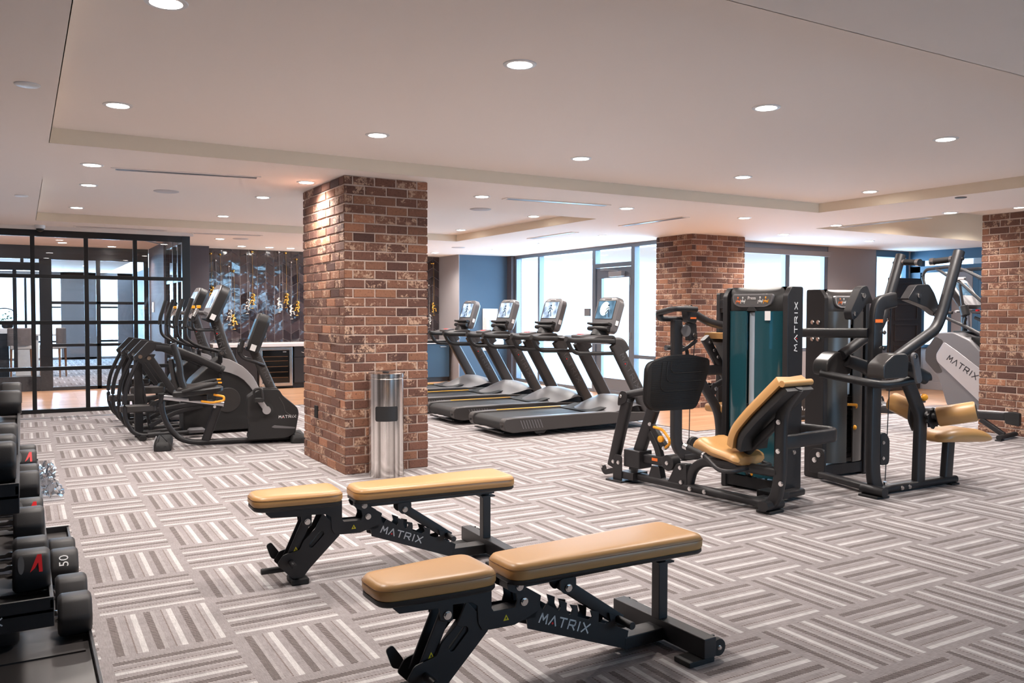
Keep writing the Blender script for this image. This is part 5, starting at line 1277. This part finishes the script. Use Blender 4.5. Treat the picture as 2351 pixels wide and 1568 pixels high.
# ------------------------------------------------------------------ suspension ellipticals (u forward, v towards the camera; local y = -v)
def elliptical(loc, rz, label):
    t = thing('elliptical_trainer', label, 'elliptical trainer', loc, rz, 'elliptical trainers by the glass partition')
    body = rpoly([(.50, .03), (.50, .40), (.60, .62), (.78, .78), (.905, .87), (1.0, .845), (1.143, .76), (1.265, .63), (1.335, .48), (1.36, .30), (1.40, .03)], .03)
    b = MB().prism(body, -.16, .16).build('shroud', 'plastic', t, bev=.02, seg=3)
    band = [(.905, .868), (.91, .715), (1.0, .69), (1.09, .65), (1.16, .60), (1.22, .53), (1.275, .45), (1.34, .485), (1.30, .57), (1.265, .635), (1.20, .71), (1.143, .762), (1.075, .805), (1.0, .845)]
    for s in (-1, 1):
        m = MB(); m.prism(band, s * .158, s * .172); m.build('silver_band', 'silver', b, bev=.004)
        m = MB(); m.cyl((.98, s * .158, .38), (.98, s * .166, .38), .14, n=32); m.build('crank_cover', 'grey_plastic', b, bev=.004)
    m = MB(); m.bar([Q(1.10, 0, .70), Q(.975, 0, .98), Q(.87, 0, 1.33)], .10, .12, upv=(1, 0, .3), rad=.4); ms = m.build('console_mast', 'grey_plastic', t)
    wordmark(ms, (.855, -.0515, 1.22), (.27, 0, -.96), (.96, 0, .27), .05, .34, 'grey_print')
    # console
    M = Matrix.Translation((.745, 0, 1.305)) @ Matrix.Rotation(R(25), 4, 'Y')
    cs = MB().slab(rpoly([(-.175, 0), (.175, 0), (.19, .1), (.195, .37), (.14, .44), (-.14, .44), (-.195, .37), (-.19, .1)], .04, 4), [(.02, 0), (0, .015), (0, .10), (.03, .13)], lambda a, b_, h: (h, a, b_)).xf(M)
    c = cs.build('console', 'plastic', t, smooth=40)
    q = MB().slab(rpoly([(-.165, .01), (.165, .01), (.18, .1), (.185, .37), (.135, .43), (-.135, .43), (-.185, .37), (-.18, .1)], .03, 4), [(0, .006), (0, -.004)], lambda a, b_, h: (h, a, b_)).xf(M); q.build('console_face', 'silver', c)
    q = MB(); q.box(-.008, -.004, -.15, .15, .14, .37); q.xf(M).build('screen', 'screen_on', c)
    q = MB(); q.bar([(-.02, -.17, .06), (-.06, -.08, .05), (-.06, .08, .05), (-.02, .17, .06)], .07, .03, rad=.4); q.xf(M).build('reading_ledge', 'mid_grey', c)
    q = MB(); q.box(.03, .085, -.193, -.189, .02, .085); q.xf(M).build('sticker', 'white_print', c)
    # rear post and links
    MB().box(.015, .10, -.035, .035, 0, .86).build('rear_post', 'frame', t, bev=.006)
    MB().bar([Q(.09, 0, .62), Q(.18, 0, .04)], .05, .035, upv=(1, 0, .2)).build('rear_brace', 'frame', t)
    MB().bar([Q(.06, -.36, .03), Q(.06, .36, .03)], .07, .05, rad=.4).build('rear_foot', 'rubber', t); MB().bar([Q(.06, 0, .04), Q(.6, 0, .04)], .07, .06).build('base_rail', 'frame', t)
    MB().bar([Q(.06, -.33, .86), Q(.06, .33, .86)], .06, .06, rad=.4).build('top_crossbar', 'frame', t)
    MB().bar([Q(1.3, -.3, .03), Q(1.3, .3, .03)], .1, .05, rad=.4).build('front_foot', 'rubber', t)
    for s in (1, -1):
        v = .30 * s
        m = MB(); m.tube([Q(.05, v, .905), Q(-.021, v, .763), Q(-.088, v, .60), Q(-.117, v, .42), Q(-.105, v, .22), Q(-.04, v, .097), Q(.05, v, .052), Q(.17, v, .056), Q(.60, v, .062)], .0225, n=12, fil=.09); m.build('swing_arm', 'frame', t)
        m = MB(); m.cyl(Q(.11, v, .055), Q(.24, v, .057), .032); m.build('arm_sleeve', 'frame', t)
        m = MB(); m.prism(rpoly([(.0, .865), (-.02, .905), (.125, 1.066), (.34, 1.033), (.36, .945), (.20, .985), (.075, .875)], .012), -v - .028, -v + .028); m.build('hanger_bracket', 'frame', t, bev=.008)
        m = MB(); m.bar([Q(.20, v, 1.005), Q(.36, v, .985), Q(.60, v, .885), Q(.895, v, .735)], .06, .085, rad=.4, fil=.1); m.build('top_rail', 'frame', t)
        m = MB(); m.cyl(Q(.87, v, .748), Q(.905, v, .73), .047, .05); m.build('rail_cap', 'rubber', t, bev=.006)
        m = MB(); m.prism(rpoly([(.10, .84), (.07, .88), (.13, .928), (.20, .928), (.15, .84)], .012), -v - .022, -v + .022); m.bar([Q(.155, v, .875), Q(.37, v, .52), Q(.47, v, .43)], .035, .07, upv=(0, 0, 1), fil=.08); m.build('hanging_link', 'frame', t)
        bolts(t, [(.042, -v - .04, .905), (.13, -v - .036, .888)], '-y', .017, .012)
        z = .30 if s > 0 else .46; u0 = -.15 if s > 0 else .0
        p = MB().slab(rrect(u0, u0 + .36, -v - (.0 if s > 0 else .16), -v + (.16 if s > 0 else .0), .05), [(.02, z), (0, z + .015), (0, z + .07), (.012, z + .08)]).build('pedal', 'grey_plastic', t, smooth=50)
        MB().prism(rpoly([(u0 + .28, z + .07), (u0 + .36, z + .07), (u0 + .35, z + .12), (u0 + .31, z + .115)], .01), -v - (.0 if s > 0 else .15), -v + (.15 if s > 0 else .0)).build('toe_guard', 'rubber', p, bev=.004)
        MB().bar([Q(u0 + .26, v * .75, z), Q(.52, v * .7, z + .05), Q(.80, v * .6, .38)], .045, .055, fil=.1).build('pedal_arm', 'frame', t)
        MB().bar([Q(.14, v * .8, .14), Q(.40, v * .75, .28), Q(.70, v * .6, .33)], .035, .05, fil=.1).build('drive_link', 'frame', t)
        MB().slab(rrect(.52, .70, -v - .07, -v + .07, .04), [(.01, .05), (0, .06), (0, .085), (.02, .10)]).build('roller_shoe', 'mid_grey', t, smooth=50)
        g = MB(); g.tube([Q(.885, v * .75, .935), Q(.63, v, 1.01), Q(.515, v, 1.09), Q(.505, v, 1.30), Q(.575, v, 1.53)], .018, fil=.09, n=10); ga = g.build('swing_handle', 'frame', t)
        g = MB(); g.tube([Q(.50, v, 1.22), Q(.508, v, 1.315), Q(.578, v, 1.535)], .025, fil=.05, n=10); g.build('grip', 'rubber', ga)
        g = MB(); g.tube([Q(.66, v * .6, 1.43), Q(.595, v * .62, 1.31), Q(.605, v * .6, 1.19), Q(.70, v * .45, 1.18), Q(.84, v * .2, 1.18)], .017, fil=.06, n=10); fh = g.build('fixed_handle', 'frame', t)
        g = MB(); g.cyl(Q(.655, v * .6, 1.42), Q(.61, v * .615, 1.335), .023); g.build('pulse_grip', 'chrome', fh)
        g = MB(); g.box(.645, .69, -v * .6 - .02, -v * .6 + .02, 1.425, 1.46); g.build('toggle', 'amber', fh, bev=.006)
        MB().cyl(Q(.895, v * .8 - .03, .925), Q(.895, v * .8 + .05, .925), .036).build('handle_pivot', 'frame', t, bev=.004); bolts(t, [(.895, -v * .8 - .052, .925)], '-y', .017)
        MB().bar([Q(.89, v * .7, .92), Q(.90, v * .5, .80), Q(.91, v * .5, .55)], .035, .05, upv=(1, 0, 0)).build('handle_link', 'frame', t)
    return t
elliptical((1.05, 10.1, 0), 0, 'nearer elliptical trainer, behind the recumbent bike')
elliptical((1.05, 11.42, 0), 0, 'farther elliptical trainer, closest to the black glass partition')

# ------------------------------------------------------------------ recumbent bike
rb = thing('recumbent_bike', 'black recumbent exercise bike left of the nearest brick pillar', 'exercise bike', (1.21, 9.23, 0), -10)
MB().bar([Q(.02, 0, .54), Q(.02, 0, .375), Q(.075, 0, .21), Q(.19, 0, .07), Q(.33, 0, .032), Q(1.36, 0, .032)], .065, .055, fil=.10, rad=.4).build('main_frame', 'frame', rb)
MB().lathe([(.001, .0), (.034, 0), (.036, -.012)], (.02, 0, .552), 18).build('frame_cap', 'plastic', rb)
MB().bar([Q(.56, 0, .40), Q(.44, 0, .05)], .07, .085, upv=(1, 0, 0), rad=.3).build('seat_post', 'frame', rb)
m = MB(); m.bar([Q(.04, 0, .512), Q(.62, 0, .42)], .075, .05, rad=.15); r_ = m.build('seat_rail', 'alu', rb); MB().box(.05, .6, -.03, .03, .40, .47).xf(Matrix.Identity(4))
m = MB(); m.bar([Q(.20, -.0, .462), Q(.61, 0, .398)], .085, .012); m.build('rail_scale', 'plastic', r_)
bolts(rb, [(.53, -.04, .40)], '-y', .012)
for u, w_, nm in ((.03, .31, 'rear_stabiliser'), (1.36, .22, 'front_stabiliser')):
    m = MB(); m.slab(rrect(u - .075, u + .085, -w_, w_, .03), [(0, .006), (0, .05), (.02, .085), (.04, .09)]); s_ = m.build(nm, 'rubber', rb, smooth=50)
    for s in (-1, 1):
        for du in (-.03, .03): MB().cyl((u + du, s * w_, .045), (u + du, s * (w_ + .003), .045), .012).build('screw_recess', 'ventdark', s_)
        MB().cyl((u, s * (w_ - .05), 0), (u, s * (w_ - .05), .008), .03).build('foot', 'rubber', s_)
m = MB(); m.box(-.055, -.045, -.30, .30, .02, .075); m.build('stabiliser_plate', 'silver', rb, bev=.003)
st = MB().slab(rpoly([(.13, -.2), (.40, -.21), (.60, -.12), (.62, 0), (.60, .12), (.40, .21), (.13, .2)], .05, 4), [(.03, .515), (.0, .53), (0, .565), (.02, .58)], lambda a, b, h: (a, b, h + (a - .13) * .08)).build('seat_tray', 'plastic', rb, smooth=50)
MB().slab(rpoly([(.17, -.17), (.38, -.18), (.55, -.10), (.57, 0), (.55, .10), (.38, .18), (.17, .17)], .05, 4), [(0, .575), (0, .60), (.02, .615), (.045, .62)], lambda a, b, h: (a, b, h + (a - .13) * .08)).build('seat_cushion', 'grey_plastic', rb, smooth=50)
for s in (-1, 1):
    h = MB(); h.tube([(.22, s * .22, .58), (.44, s * .24, .635), (.56, s * .22, .66)], .02, fil=.05); sh = h.build('side_handle', 'rubber', rb); MB().box(.545, .60, s * .22 - .015, s * .22 + .015, .655, .672).build('thumb_switch', 'amber', sh, bev=.005)
m = MB(); m.tube([(.40, -.13, .47), (.50, -.17, .455), (.62, -.17, .475), (.62, -.16, .515), (.52, -.13, .535)], .012, fil=.03); m.build('adjust_lever', 'amber', rb)['label'] = 'amber seat adjusting lever'
MB().box(.28, .46, -.08, .08, .47, .53).build('seat_carriage', 'frame', rb, bev=.01)
m = MB(); m.bar([Q(.24, 0, .60), Q(.205, 0, .70), Q(.195, 0, .85), Q(.135, 0, 1.06)], .34, .055, fil=.14, rad=.45, upv=(1, 0, 0)); m.build('backrest', 'plastic', rb)
m = MB(); m.bar([Q(.19, 0, .56), Q(.135, 0, .70), Q(.11, 0, .90)], .20, .045, fil=.1, upv=(1, 0, 0), rad=.35); m.build('backrest_shell', 'grey_plastic', rb)
bd = rpoly([(.845, .05), (.875, .13), (.85, .34), (.85, .49), (.974, .575), (1.17, .57), (1.21, .50), (1.36, .37), (1.372, .31), (1.335, .10), (1.25, .055)], .025)
bo = MB().prism(bd, -.145, .145).build('drive_shroud', 'plastic', rb, bev=.025, seg=3)
m = MB(); m.prism(rpoly([(1.0, .585), (1.16, .582), (1.2, .50), (1.10, .50)], .02), -.10, .10); m.build('mast_boot', 'grey_plastic', bo, bev=.012)
m = MB(); m.tube([(1.17, -.146, .49), (1.22, -.146, .40), (1.23, -.146, .33), (1.30, -.146, .29), (1.36, -.146, .28)], .004, n=6, fil=.05); m.build('seam', 'grey_plastic', bo)
MB().prism(rpoly([(1.09, .175), (1.12, .195), (1.335, .165), (1.33, .15), (1.12, .165)], .006), -.148, -.144).build('groove', 'mid_grey', bo)
wordmark(bo, (1.165, -.1455, .268), (1, 0, 0), (0, 0, 1), .026, .175)
for s in (-1, 1):
    k = MB(); k.cyl((1.04, s * .145, .36), (1.04, s * .155, .36), .075, n=28); k.build('crank_recess', 'ventdark', bo)
    k = MB(); e = ((.965, .475) if s < 0 else (1.11, .25)); k.bar([(1.035, s * .175, .365), (e[0], s * .175, e[1])], .03, .055, upv=(0, 0, 1), rad=.45); k.cyl((1.04, s * .155, .36), (1.04, s * .195, .36), .042); cr_ = k.build('crank', 'silver', rb)
    k = MB(); k.box(e[0] - .05, e[0] + .04, s * .19 - (.0 if s > 0 else .1), s * .19 + (.1 if s > 0 else 0), e[1] - .02, e[1] + .02); k.tube([(e[0] - .05, s * .22, e[1]), (e[0] - .055, s * .24, e[1] + .11), (e[0] + .02, s * .24, e[1] + .12), (e[0] + .035, s * .26, e[1])], .014, n=8, fil=.03); k.build('pedal', 'rubber', cr_, bev=.004)
m = MB(); m.bar([Q(1.11, 0, .55), Q(.925, 0, .99)], .10, .10, upv=(1, 0, .4), rad=.42); ms = m.build('console_mast', 'grey_plastic', rb)
wordmark(ms, (.955, -.0515, .905), (.39, 0, -.92), (.92, 0, .39), .045, .30, 'grey_print')
M = Matrix.Translation((.84, 0, .985)) @ Matrix.Rotation(R(20), 4, 'Y')
c = MB().slab(rpoly([(-.155, 0), (.155, 0), (.165, .1), (.17, .36), (.12, .42), (-.12, .42), (-.17, .36), (-.165, .1)], .04, 4), [(.02, -.005), (0, .01), (0, .10), (.03, .13)], lambda a, b, h: (h, a, b)).xf(M).build('console', 'plastic', rb, smooth=40)
q = MB(); q.slab(rpoly([(-.14, .02), (.14, .02), (.145, .36), (.10, .40), (-.10, .40), (-.145, .36)], .03, 4), [(0, 0), (0, -.008)], lambda a, b, h: (h, a, b)); q.xf(M).build('console_face', 'mid_grey', c)
q = MB(); q.box(-.0105, -.008, -.125, .125, .12, .345); q.xf(M).build('screen', 'screen_dim', c)
q = MB(); q.bar([(-.02, -.15, .055), (-.055, -.08, .045), (-.055, .08, .045), (-.02, .15, .055)], .06, .03, rad=.4); q.xf(M).build('reading_ledge', 'silver', c)
q = MB(); q.box(.03, .085, -.169, -.165, .02, .085); q.xf(M).build('sticker', 'white_print', c)
for s in (-1, 1):
    h = MB(); h.tube([(1.03, s * .03, .82), (.93, s * .13, .865), (.82, s * .17, .90), (.775, s * .17, .96), (.81, s * .17, 1.09)], .0185, fil=.06); hb = h.build('handlebar', 'frame', rb)
    h = MB(); h.tube([(.78, s * .17, .97), (.81, s * .17, 1.095)], .024); h.build('grip', 'rubber', hb)

# ------------------------------------------------------------------ dumbbell rack
rk = thing('dumbbell_rack', 'black three-tier dumbbell rack at the left edge of the picture', 'dumbbell rack', (-.35, 3.7, 0))
TIER = [(.222, .10), (.073, .492), (-.012, .845)]       # world x of the front lip, height of the tray floor
for k, (xl, z) in enumerate(TIER):
    y0, y1 = (-1.62, 1.83) if k == 0 else (-.85, 1.90) if k == 1 else (-.86, 2.05)
    a = xl + .35
    m = MB(); m.box(a - .66, a, y0, y1, z - .012, z); tr = m.build('tray', 'tray', rk, bev=.002)
    m = MB(); m.box(a - .012, a, y0, y1, z, z + .028); m.build('front_lip', 'frame', tr, bev=.002)
    for yy in (y0, y1 - .012): MB().box(a - .66, a, yy, yy + .012, z - .055, z + .035).build('end_plate', 'frame', tr, bev=.003)
    if k == 1: wordmark(tr, (a - .335, y0 - .0005, z - .028), (1, 0, 0), (0, 0, 1), .022, .20, dot=False)
    for i in range(6): MB().box(a - .60, a - .03, y0 + .18 + i * .42, y0 + .20 + i * .42, z, z + .006).build('tray_rib', 'tray', tr)
    bolts(tr, [(a - .10, y0 + .35, z), (a - .27, y0 + .35, z)], 'z', .010, .008, mat='frame')
for y in (-.75, 1.75):
    m = MB(); m.bar([(-.55, y, .03), (-.50, y, 1.0)], .08, .06, upv=(1, 0, 0)); m.build('upright', 'frame', rk); MB().bar([(-.62, y, .03), (.45, y, .03)], .08, .055).build('foot_beam', 'frame', rk)
    for xl, z in TIER: MB().bar([(-.5, y, z - .03), (xl + .25, y, z - .03)], .04, .05).build('tray_arm', 'frame', rk)
def db_proto(L, Rr):
    """hex head dumbbell along x, its right head ending at x = 0"""
    t = thing('dumbbell', '', 'dumbbell', (0, 0, 0), 0, 'black hex dumbbells on the rack')
    hexa = rpoly([(Rr * math.cos(R(30 + 60 * i)), Rr * math.sin(R(30 + 60 * i)) * .98) for i in range(6)], Rr * .22, 3)
    for x0, x1 in ((-L, 0), (-L - .13 - L, -L - .13)):
        vs = []; n = len(hexa)
        for x, k in ((x0, .84), (x0 + L * .07, .96), (x0 + L * .14, 1), (x1 - L * .14, 1), (x1 - L * .07, .96), (x1, .84)): vs += [(x, a * k, b * k) for a, b in hexa]
        m = MB().add(vs, [(i * n + j, i * n + (j + 1) % n, (i + 1) * n + (j + 1) % n, (i + 1) * n + j) for i in range(5) for j in range(n)] + [tuple(range(n))[::-1], tuple(range(5 * n, 6 * n))])
        m.build('head', 'hex', t, smooth=50)
    h = MB(); h.lathe([(.021, -L + .004), (.021, -L - .012), (.015, -L - .022), (.0165, -L - .065), (.015, -L - .108), (.021, -L - .118), (.021, -L - .134)], (0, 0, 0), 18, 'x'); h.build('handle', 'chrome', t)
    return t
PA, PB = db_proto(.104, .073), db_proto(.119, .09)
used = set()
def put(px, yy, tier, big, lab, mark=None, rot=0.0):
    src = PB if big else PA; L, Rr = (.119, .09) if big else (.104, .073)
    o = src if src not in used else dup(src); used.add(src)
    o.location = (px, yy, TIER[tier][1] + Rr * .98 * .866 * 1.0 + .001 + .012); o.rotation_euler = (R(30) + rot, 0, 0); o['label'] = lab
    MARK.append((o, mark, L, Rr))
    return o
MARK = []
def print_mark(o, mark, L, Rr):
    if mark:
        ap = Rr * .866; nn = V((0, -.5, .866)); tu = V((0, .866, .5))      # the flat turned up towards the aisle
        c0 = V((-L / 2, 0, 0)) + nn * (ap + .0006)
        def at(a_, b_, h): return c0 + V((1, 0, 0)) * a_ + tu * b_ + nn * h
        if mark == 'logo':
            k = Rr * .40
            q = MB(); q.add([at(a_ * k + .012, b_ * k, h) for h in (0, .001) for a_, b_ in ((-.55, -.9), (.15, .95), (.55, .95), (.62, -.95), (.28, -.95), (.22, .1), (-.1, -.5))], [tuple(range(7))[::-1], tuple(range(7, 14))] + [(i, (i + 1) % 7, (i + 1) % 7 + 7, i + 7) for i in range(7)])
            q.build('emblem', 'red', o)['label'] = 'red emblem on the head'
            q = MB(); q.slab([(.009 * math.cos(R(i)) - .028, .030 * math.sin(R(i))) for i in range(0, 360, 30)], [(0, 0), (0, .0008)], at); q.build('emblem_ring', 'grey_print', o)
        else:
            lettering(mark, Rr * (.62 if mark == '50' else .42), 'white_print' if mark == '50' else 'mid_grey', o, frame3(at(0, 0, .0004), tu, (-1, 0, 0)))
    return o
tops = lambda z, py: (1.38 - z) * 1933 / (py - 719)
DB = [  # x of the right end, y, tier, big, label, mark
    (.068, 3.04, 1, 0, 'nearest dumbbell of the middle tier, large red emblem on its head', 'logo'), (.068, 3.21, 1, 0, 'second dumbbell of the middle tier, right behind the one with the large red emblem', None),
    (.066, 3.71, 1, 0, 'third dumbbell of the middle tier, first of the second pair', None), (.066, 3.89, 1, 0, 'fourth dumbbell of the middle tier, just behind the third', 'logo'),
    (.064, 4.56, 1, 0, 'fifth dumbbell of the middle tier, beside the clear plastic film', None), (.064, 4.77, 1, 0, 'sixth dumbbell of the middle tier, beside the clear plastic film', None),
    (.062, 5.27, 1, 0, 'seventh dumbbell of the middle tier, small red emblem on its head', 'logo'), (.062, 5.47, 1, 0, 'farthest dumbbell of the middle tier', None),
    (.225, 3.72, 0, 1, 'nearest dumbbell of the bottom tier, lowest in the picture', None), (.225, 3.99, 0, 1, 'second dumbbell of the bottom tier', None),
    (.215, 4.45, 0, 1, 'dumbbell of the bottom tier with a big 50 on its head', '50'), (.213, 4.66, 0, 1, 'farthest dumbbell of the bottom tier, behind the one marked 50', None),
    (-.020, 3.0, 2, 0, 'dumbbell of the top tier nearest to the tray end, with another close behind', None), (-.020, 3.18, 2, 0, 'second dumbbell of the top tier', None), (-.016, 3.50, 2, 0, 'third dumbbell of the top tier, standing alone', None),
    (-.005, 4.95, 2, 0, 'fourth dumbbell of the top tier, in front of the glass partition', None), (-.003, 5.52, 2, 0, 'farthest dumbbell of the top tier, in front of the glass partition', None)]
for a in DB: put(*a)
for a in MARK: print_mark(*a)
# clear plastic film on the carpet
m = MB(); rng = random.Random(5); N, K = 12, 26
for i in range(K + 1):
    for j in range(N + 1):
        a, b = j / N, i / K
        m.v.append((.10 + a * (.15 - .03 * b) + .015 * math.sin(b * 9) + rng.uniform(-.008, .008), 6.95 + b * 1.55 + rng.uniform(-.01, .01), max(.004, .02 + .05 * math.sin(a * 7 + b * 5) ** 2 * (1 - abs(2 * a - 1)) + rng.uniform(0, .02))))
m.f = [(i * (N + 1) + j, i * (N + 1) + j + 1, (i + 1) * (N + 1) + j + 1, (i + 1) * (N + 1) + j) for i in range(K) for j in range(N)]
tag(m.build('plastic_film', 'clear_plastic', smooth=20), 'crumpled clear plastic film lying on the carpet beside the dumbbell rack', 'plastic film')

# ------------------------------------------------------------------ stair climber beyond the right-hand pillar (side in the plane x = 11.4)
sc = thing('stair_climber', 'grey stair climber with curved black rails, half hidden by the right-hand pillar', 'stair climber', (11.4, 7.2, 0))
Y = lambda y, z, x=0.0: (x, y - 7.2, z)
side = [(7.16, 1.125), (7.37, 1.118), (7.43, 1.08), (7.57, .86), (7.575, .68), (7.36, .46), (7.24, .10), (7.2, .05), (5.6, .02), (5.6, .25), (6.0, .40), (6.5, .72), (6.77, .88), (6.92, 1.02)]
m = MB(); m.prism(rpoly([(y - 7.2, z) for y, z in side], .03), 0, .80, 'yz'); b = m.build('side_body', 'mid_grey', sc, bev=.02, seg=3)
pn = rpoly([(7.285 - 7.2, .985), (7.40 - 7.2, .80), (7.385 - 7.2, .70), (6.70 - 7.2, .13), (6.2 - 7.2, .0 + .05), (6.2 - 7.2, .16), (6.74 - 7.2, .62), (7.1 - 7.2, .87)], .03)
p = MB().prism(pn, -.012, .002, 'yz').build('light_panel', 'silver', sc, bev=.004)
MB().prism(rpoly([(7.42 - 7.2, 1.06), (7.57 - 7.2, .86), (7.57 - 7.2, .70), (7.40 - 7.2, .53), (7.30 - 7.2, .55), (7.42 - 7.2, .75), (7.30 - 7.2, 1.0)], .03), -.004, .01, 'yz').build('blue_edge_panel', 'grey_plastic', sc)
wordmark(p, (-.0122, 7.235 - 7.2, .735), (0, -1, -.61), (0, -.52, .85), .075, .50, 'dark_print', dot=False)
m = MB(); m.box(.10, .7, 6.3 - 7.2, 6.95 - 7.2, .9, 1.06); m.build('step_well', 'ventdark', sc)
m = MB(); m.prism([(6.80 - 7.2, 1.06), (6.77 - 7.2, .84), (6.45 - 7.2, .64), (6.45 - 7.2, .80), (6.75 - 7.2, 1.04)], .72, .76, 'yz'); m.build('well_side', 'quartz', sc)
for k in range(4): MB().box(.06, .74, 5.7 - 7.2 + k * .26, 5.98 - 7.2 + k * .26, .20 + k * .21, .24 + k * .21).build('step', 'grey_plastic', sc, bev=.006)
for x in (.04, .76):
    MB().tube([Y(6.0, 1.62, x), Y(6.75, 1.86, x), Y(7.08, 2.02, x), Y(7.25, 2.055, x), Y(7.62, 2.03, x), Y(7.67, 1.93, x), Y(7.53, 1.49, x), Y(7.38, 1.42, x), Y(7.2, 1.40, x)], .022, fil=.08).build('hoop_rail', 'frame', sc)
    MB().tube([Y(7.47, 2.05, x), Y(7.27, 1.92, x), Y(7.10, 1.84, x), Y(6.74, 1.52, x), Y(6.0, 1.05, x)], .022, fil=.12).build('hand_rail', 'frame', sc)
    MB().tube([Y(7.30, 1.33, x), Y(7.0, 1.21, x), Y(6.74, 1.08, x), Y(5.8, .75, x)], .024, fil=.1).build('lower_rail', 'frame', sc)
    MB().tube([Y(7.10, 1.80, x), Y(7.04, 1.45, x), Y(6.995, 1.36, x), Y(7.02, 1.24, x)], .022, fil=.06).build('rail_strut', 'frame', sc)
    MB().cyl(Y(7.04, 1.50, x), Y(7.0, 1.36, x), .06).build('sensor_grip', 'plastic', sc, bev=.01)
    MB().box(x - .03, x + .03, 7.02 - 7.2, 7.14 - 7.2, 1.86, 1.90).build('hand_pad', 'silver', sc, bev=.01)
MB().tube([Y(7.15, 1.42, .04), Y(7.15, 1.42, .76)], .018).build('cross_rail', 'silver', sc)
MB().bar([Y(7.23, 1.12, .40), Y(7.24, 1.55, .40)], .09, .09, rad=.4).build('console_mast', 'plastic', sc); MB().bar([Y(7.15, 1.12, .38), Y(7.2, 1.5, .38)], .03, .04).build('mast_tube', 'silver', sc); MB().box(.3, .5, 7.0 - 7.2, 7.35 - 7.2, 1.115, 1.14).build('mast_base', 'plastic', sc, bev=.01)
M = Matrix.Translation((.40, .16, 1.53)) @ Matrix.Rotation(R(-32), 4, 'X')
c = MB().slab(rpoly([(-.22, 0), (.22, 0), (.23, .42), (.16, .47), (-.16, .47), (-.23, .42)], .04, 4), [(0, .0), (0, .08), (.03, .11)], lambda a, b_, h: (a, h, b_)).xf(Matrix.Translation((.40, -.10, 1.50)) @ Matrix.Rotation(R(-34), 4, 'X')).build('console', 'grey_plastic', sc, smooth=40)
CM = Matrix.Translation((.40, -.10, 1.50)) @ Matrix.Rotation(R(-34), 4, 'X')
MB().slab(rpoly([(-.21, .01), (.21, .01), (.22, .42), (.15, .46), (-.15, .46), (-.22, .42)], .03, 4), [(0, .002), (0, -.006)], lambda a, b_, h: (a, h, b_)).xf(CM).build('console_face', 'silver', c)
MB().box(-.16, .16, -.009, -.006, .18, .40).xf(CM).build('screen', 'screen_dim', c)
MB().box(.33, .38, -.20, -.16, 1.42, 1.45).build('stop_switch', 'red', sc, bev=.006)['label'] = 'red stop switch'

# ------------------------------------------------------------------ rowing machine
rw = thing('rowing_machine', 'low rowing machine whose long rail reaches the right-hand pillar', 'rowing machine', (9.36, 5.2, 0), 10)
L_ = 2.35
MB().bar([(0, -.02, .255), (0, 1.30, .215), (0, 1.52, .20), (0, 1.75, .42), (0, 2.0, .50)], .055, .085, fil=.10, rad=.25).build('monorail', 'frame', rw)
MB().box(-.03, .03, .0, 1.42, .295, .312).xf(Matrix.Rotation(R(-1.7), 4, 'X')).build('rail_cap', 'alu', rw, bev=.004)
m = MB(); m.prism(rpoly([(-.10, .16), (-.10, .30), (-.04, .315), (.06, .30), (.04, .18)], .015), -.035, .035, 'yz'); m.build('end_cap', 'plastic', rw, bev=.006)
MB().bar([(0, .30, .20), (0, .06, .05)], .05, .06).build('rear_leg', 'frame', rw); MB().bar([(-.17, .05, .035), (.30, .05, .035)], .06, .05, rad=.45).build('rear_foot', 'rubber', rw)
MB().box(-.2, -.1, .02, .08, 0, .012).build('foot_pad', 'rubber', rw)
MB().slab(rrect(-.14, .14, .95, 1.20, .06), [(0, .33), (0, .36), (.03, .375)]).build('seat', 'plastic', rw, smooth=50)
m = MB(); m.lathe([(.02, -.07), (.27, -.07), (.29, -.05), (.29, .05), (.27, .07), (.02, .07)], (0, 2.15, .40), 30, 'x'); m.build('flywheel_housing', 'plastic', rw, bev=.006)
MB().prism(rpoly([(1.75, .02), (2.55, .02), (2.55, .28), (2.3, .40), (1.9, .30)], .03), -.10, .10, 'yz').build('front_body', 'plastic', rw, bev=.01)
for s in (-1, 1):
    MB().slab(rrect(s * .15 - .06, s * .15 + .06, 1.42, 1.72, .03), [(0, .20), (0, .225)], lambda a, b, h: (a, b, h + (b - 1.42) * .75)).build('foot_plate', 'mid_grey', rw, smooth=50)
    MB().tube([(s * .15 - .06, 1.52, .30), (s * .15, 1.51, .36), (s * .15 + .06, 1.52, .30)], .012, fil=.03).build('foot_strap', 'frame', rw)
wordmark(rw, (-.101, 2.50, .12), (0, -1, 0), (0, 0, 1), .045, .42, dot=False)
MB().bar([(-.24, 2.4, .03), (.24, 2.4, .03)], .06, .05, rad=.45).build('front_foot', 'rubber', rw)
MB().tube([(-.25, 1.72, .56), (.25, 1.72, .56)], .016).build('pull_handle', 'rubber', rw)
MB().bar([(0, 1.98, .48), (0, 1.90, .95)], .05, .05).build('monitor_arm', 'frame', rw); MB().box(-.12, .12, 1.86, 1.90, .92, 1.08).build('monitor', 'plastic', rw, bev=.01)
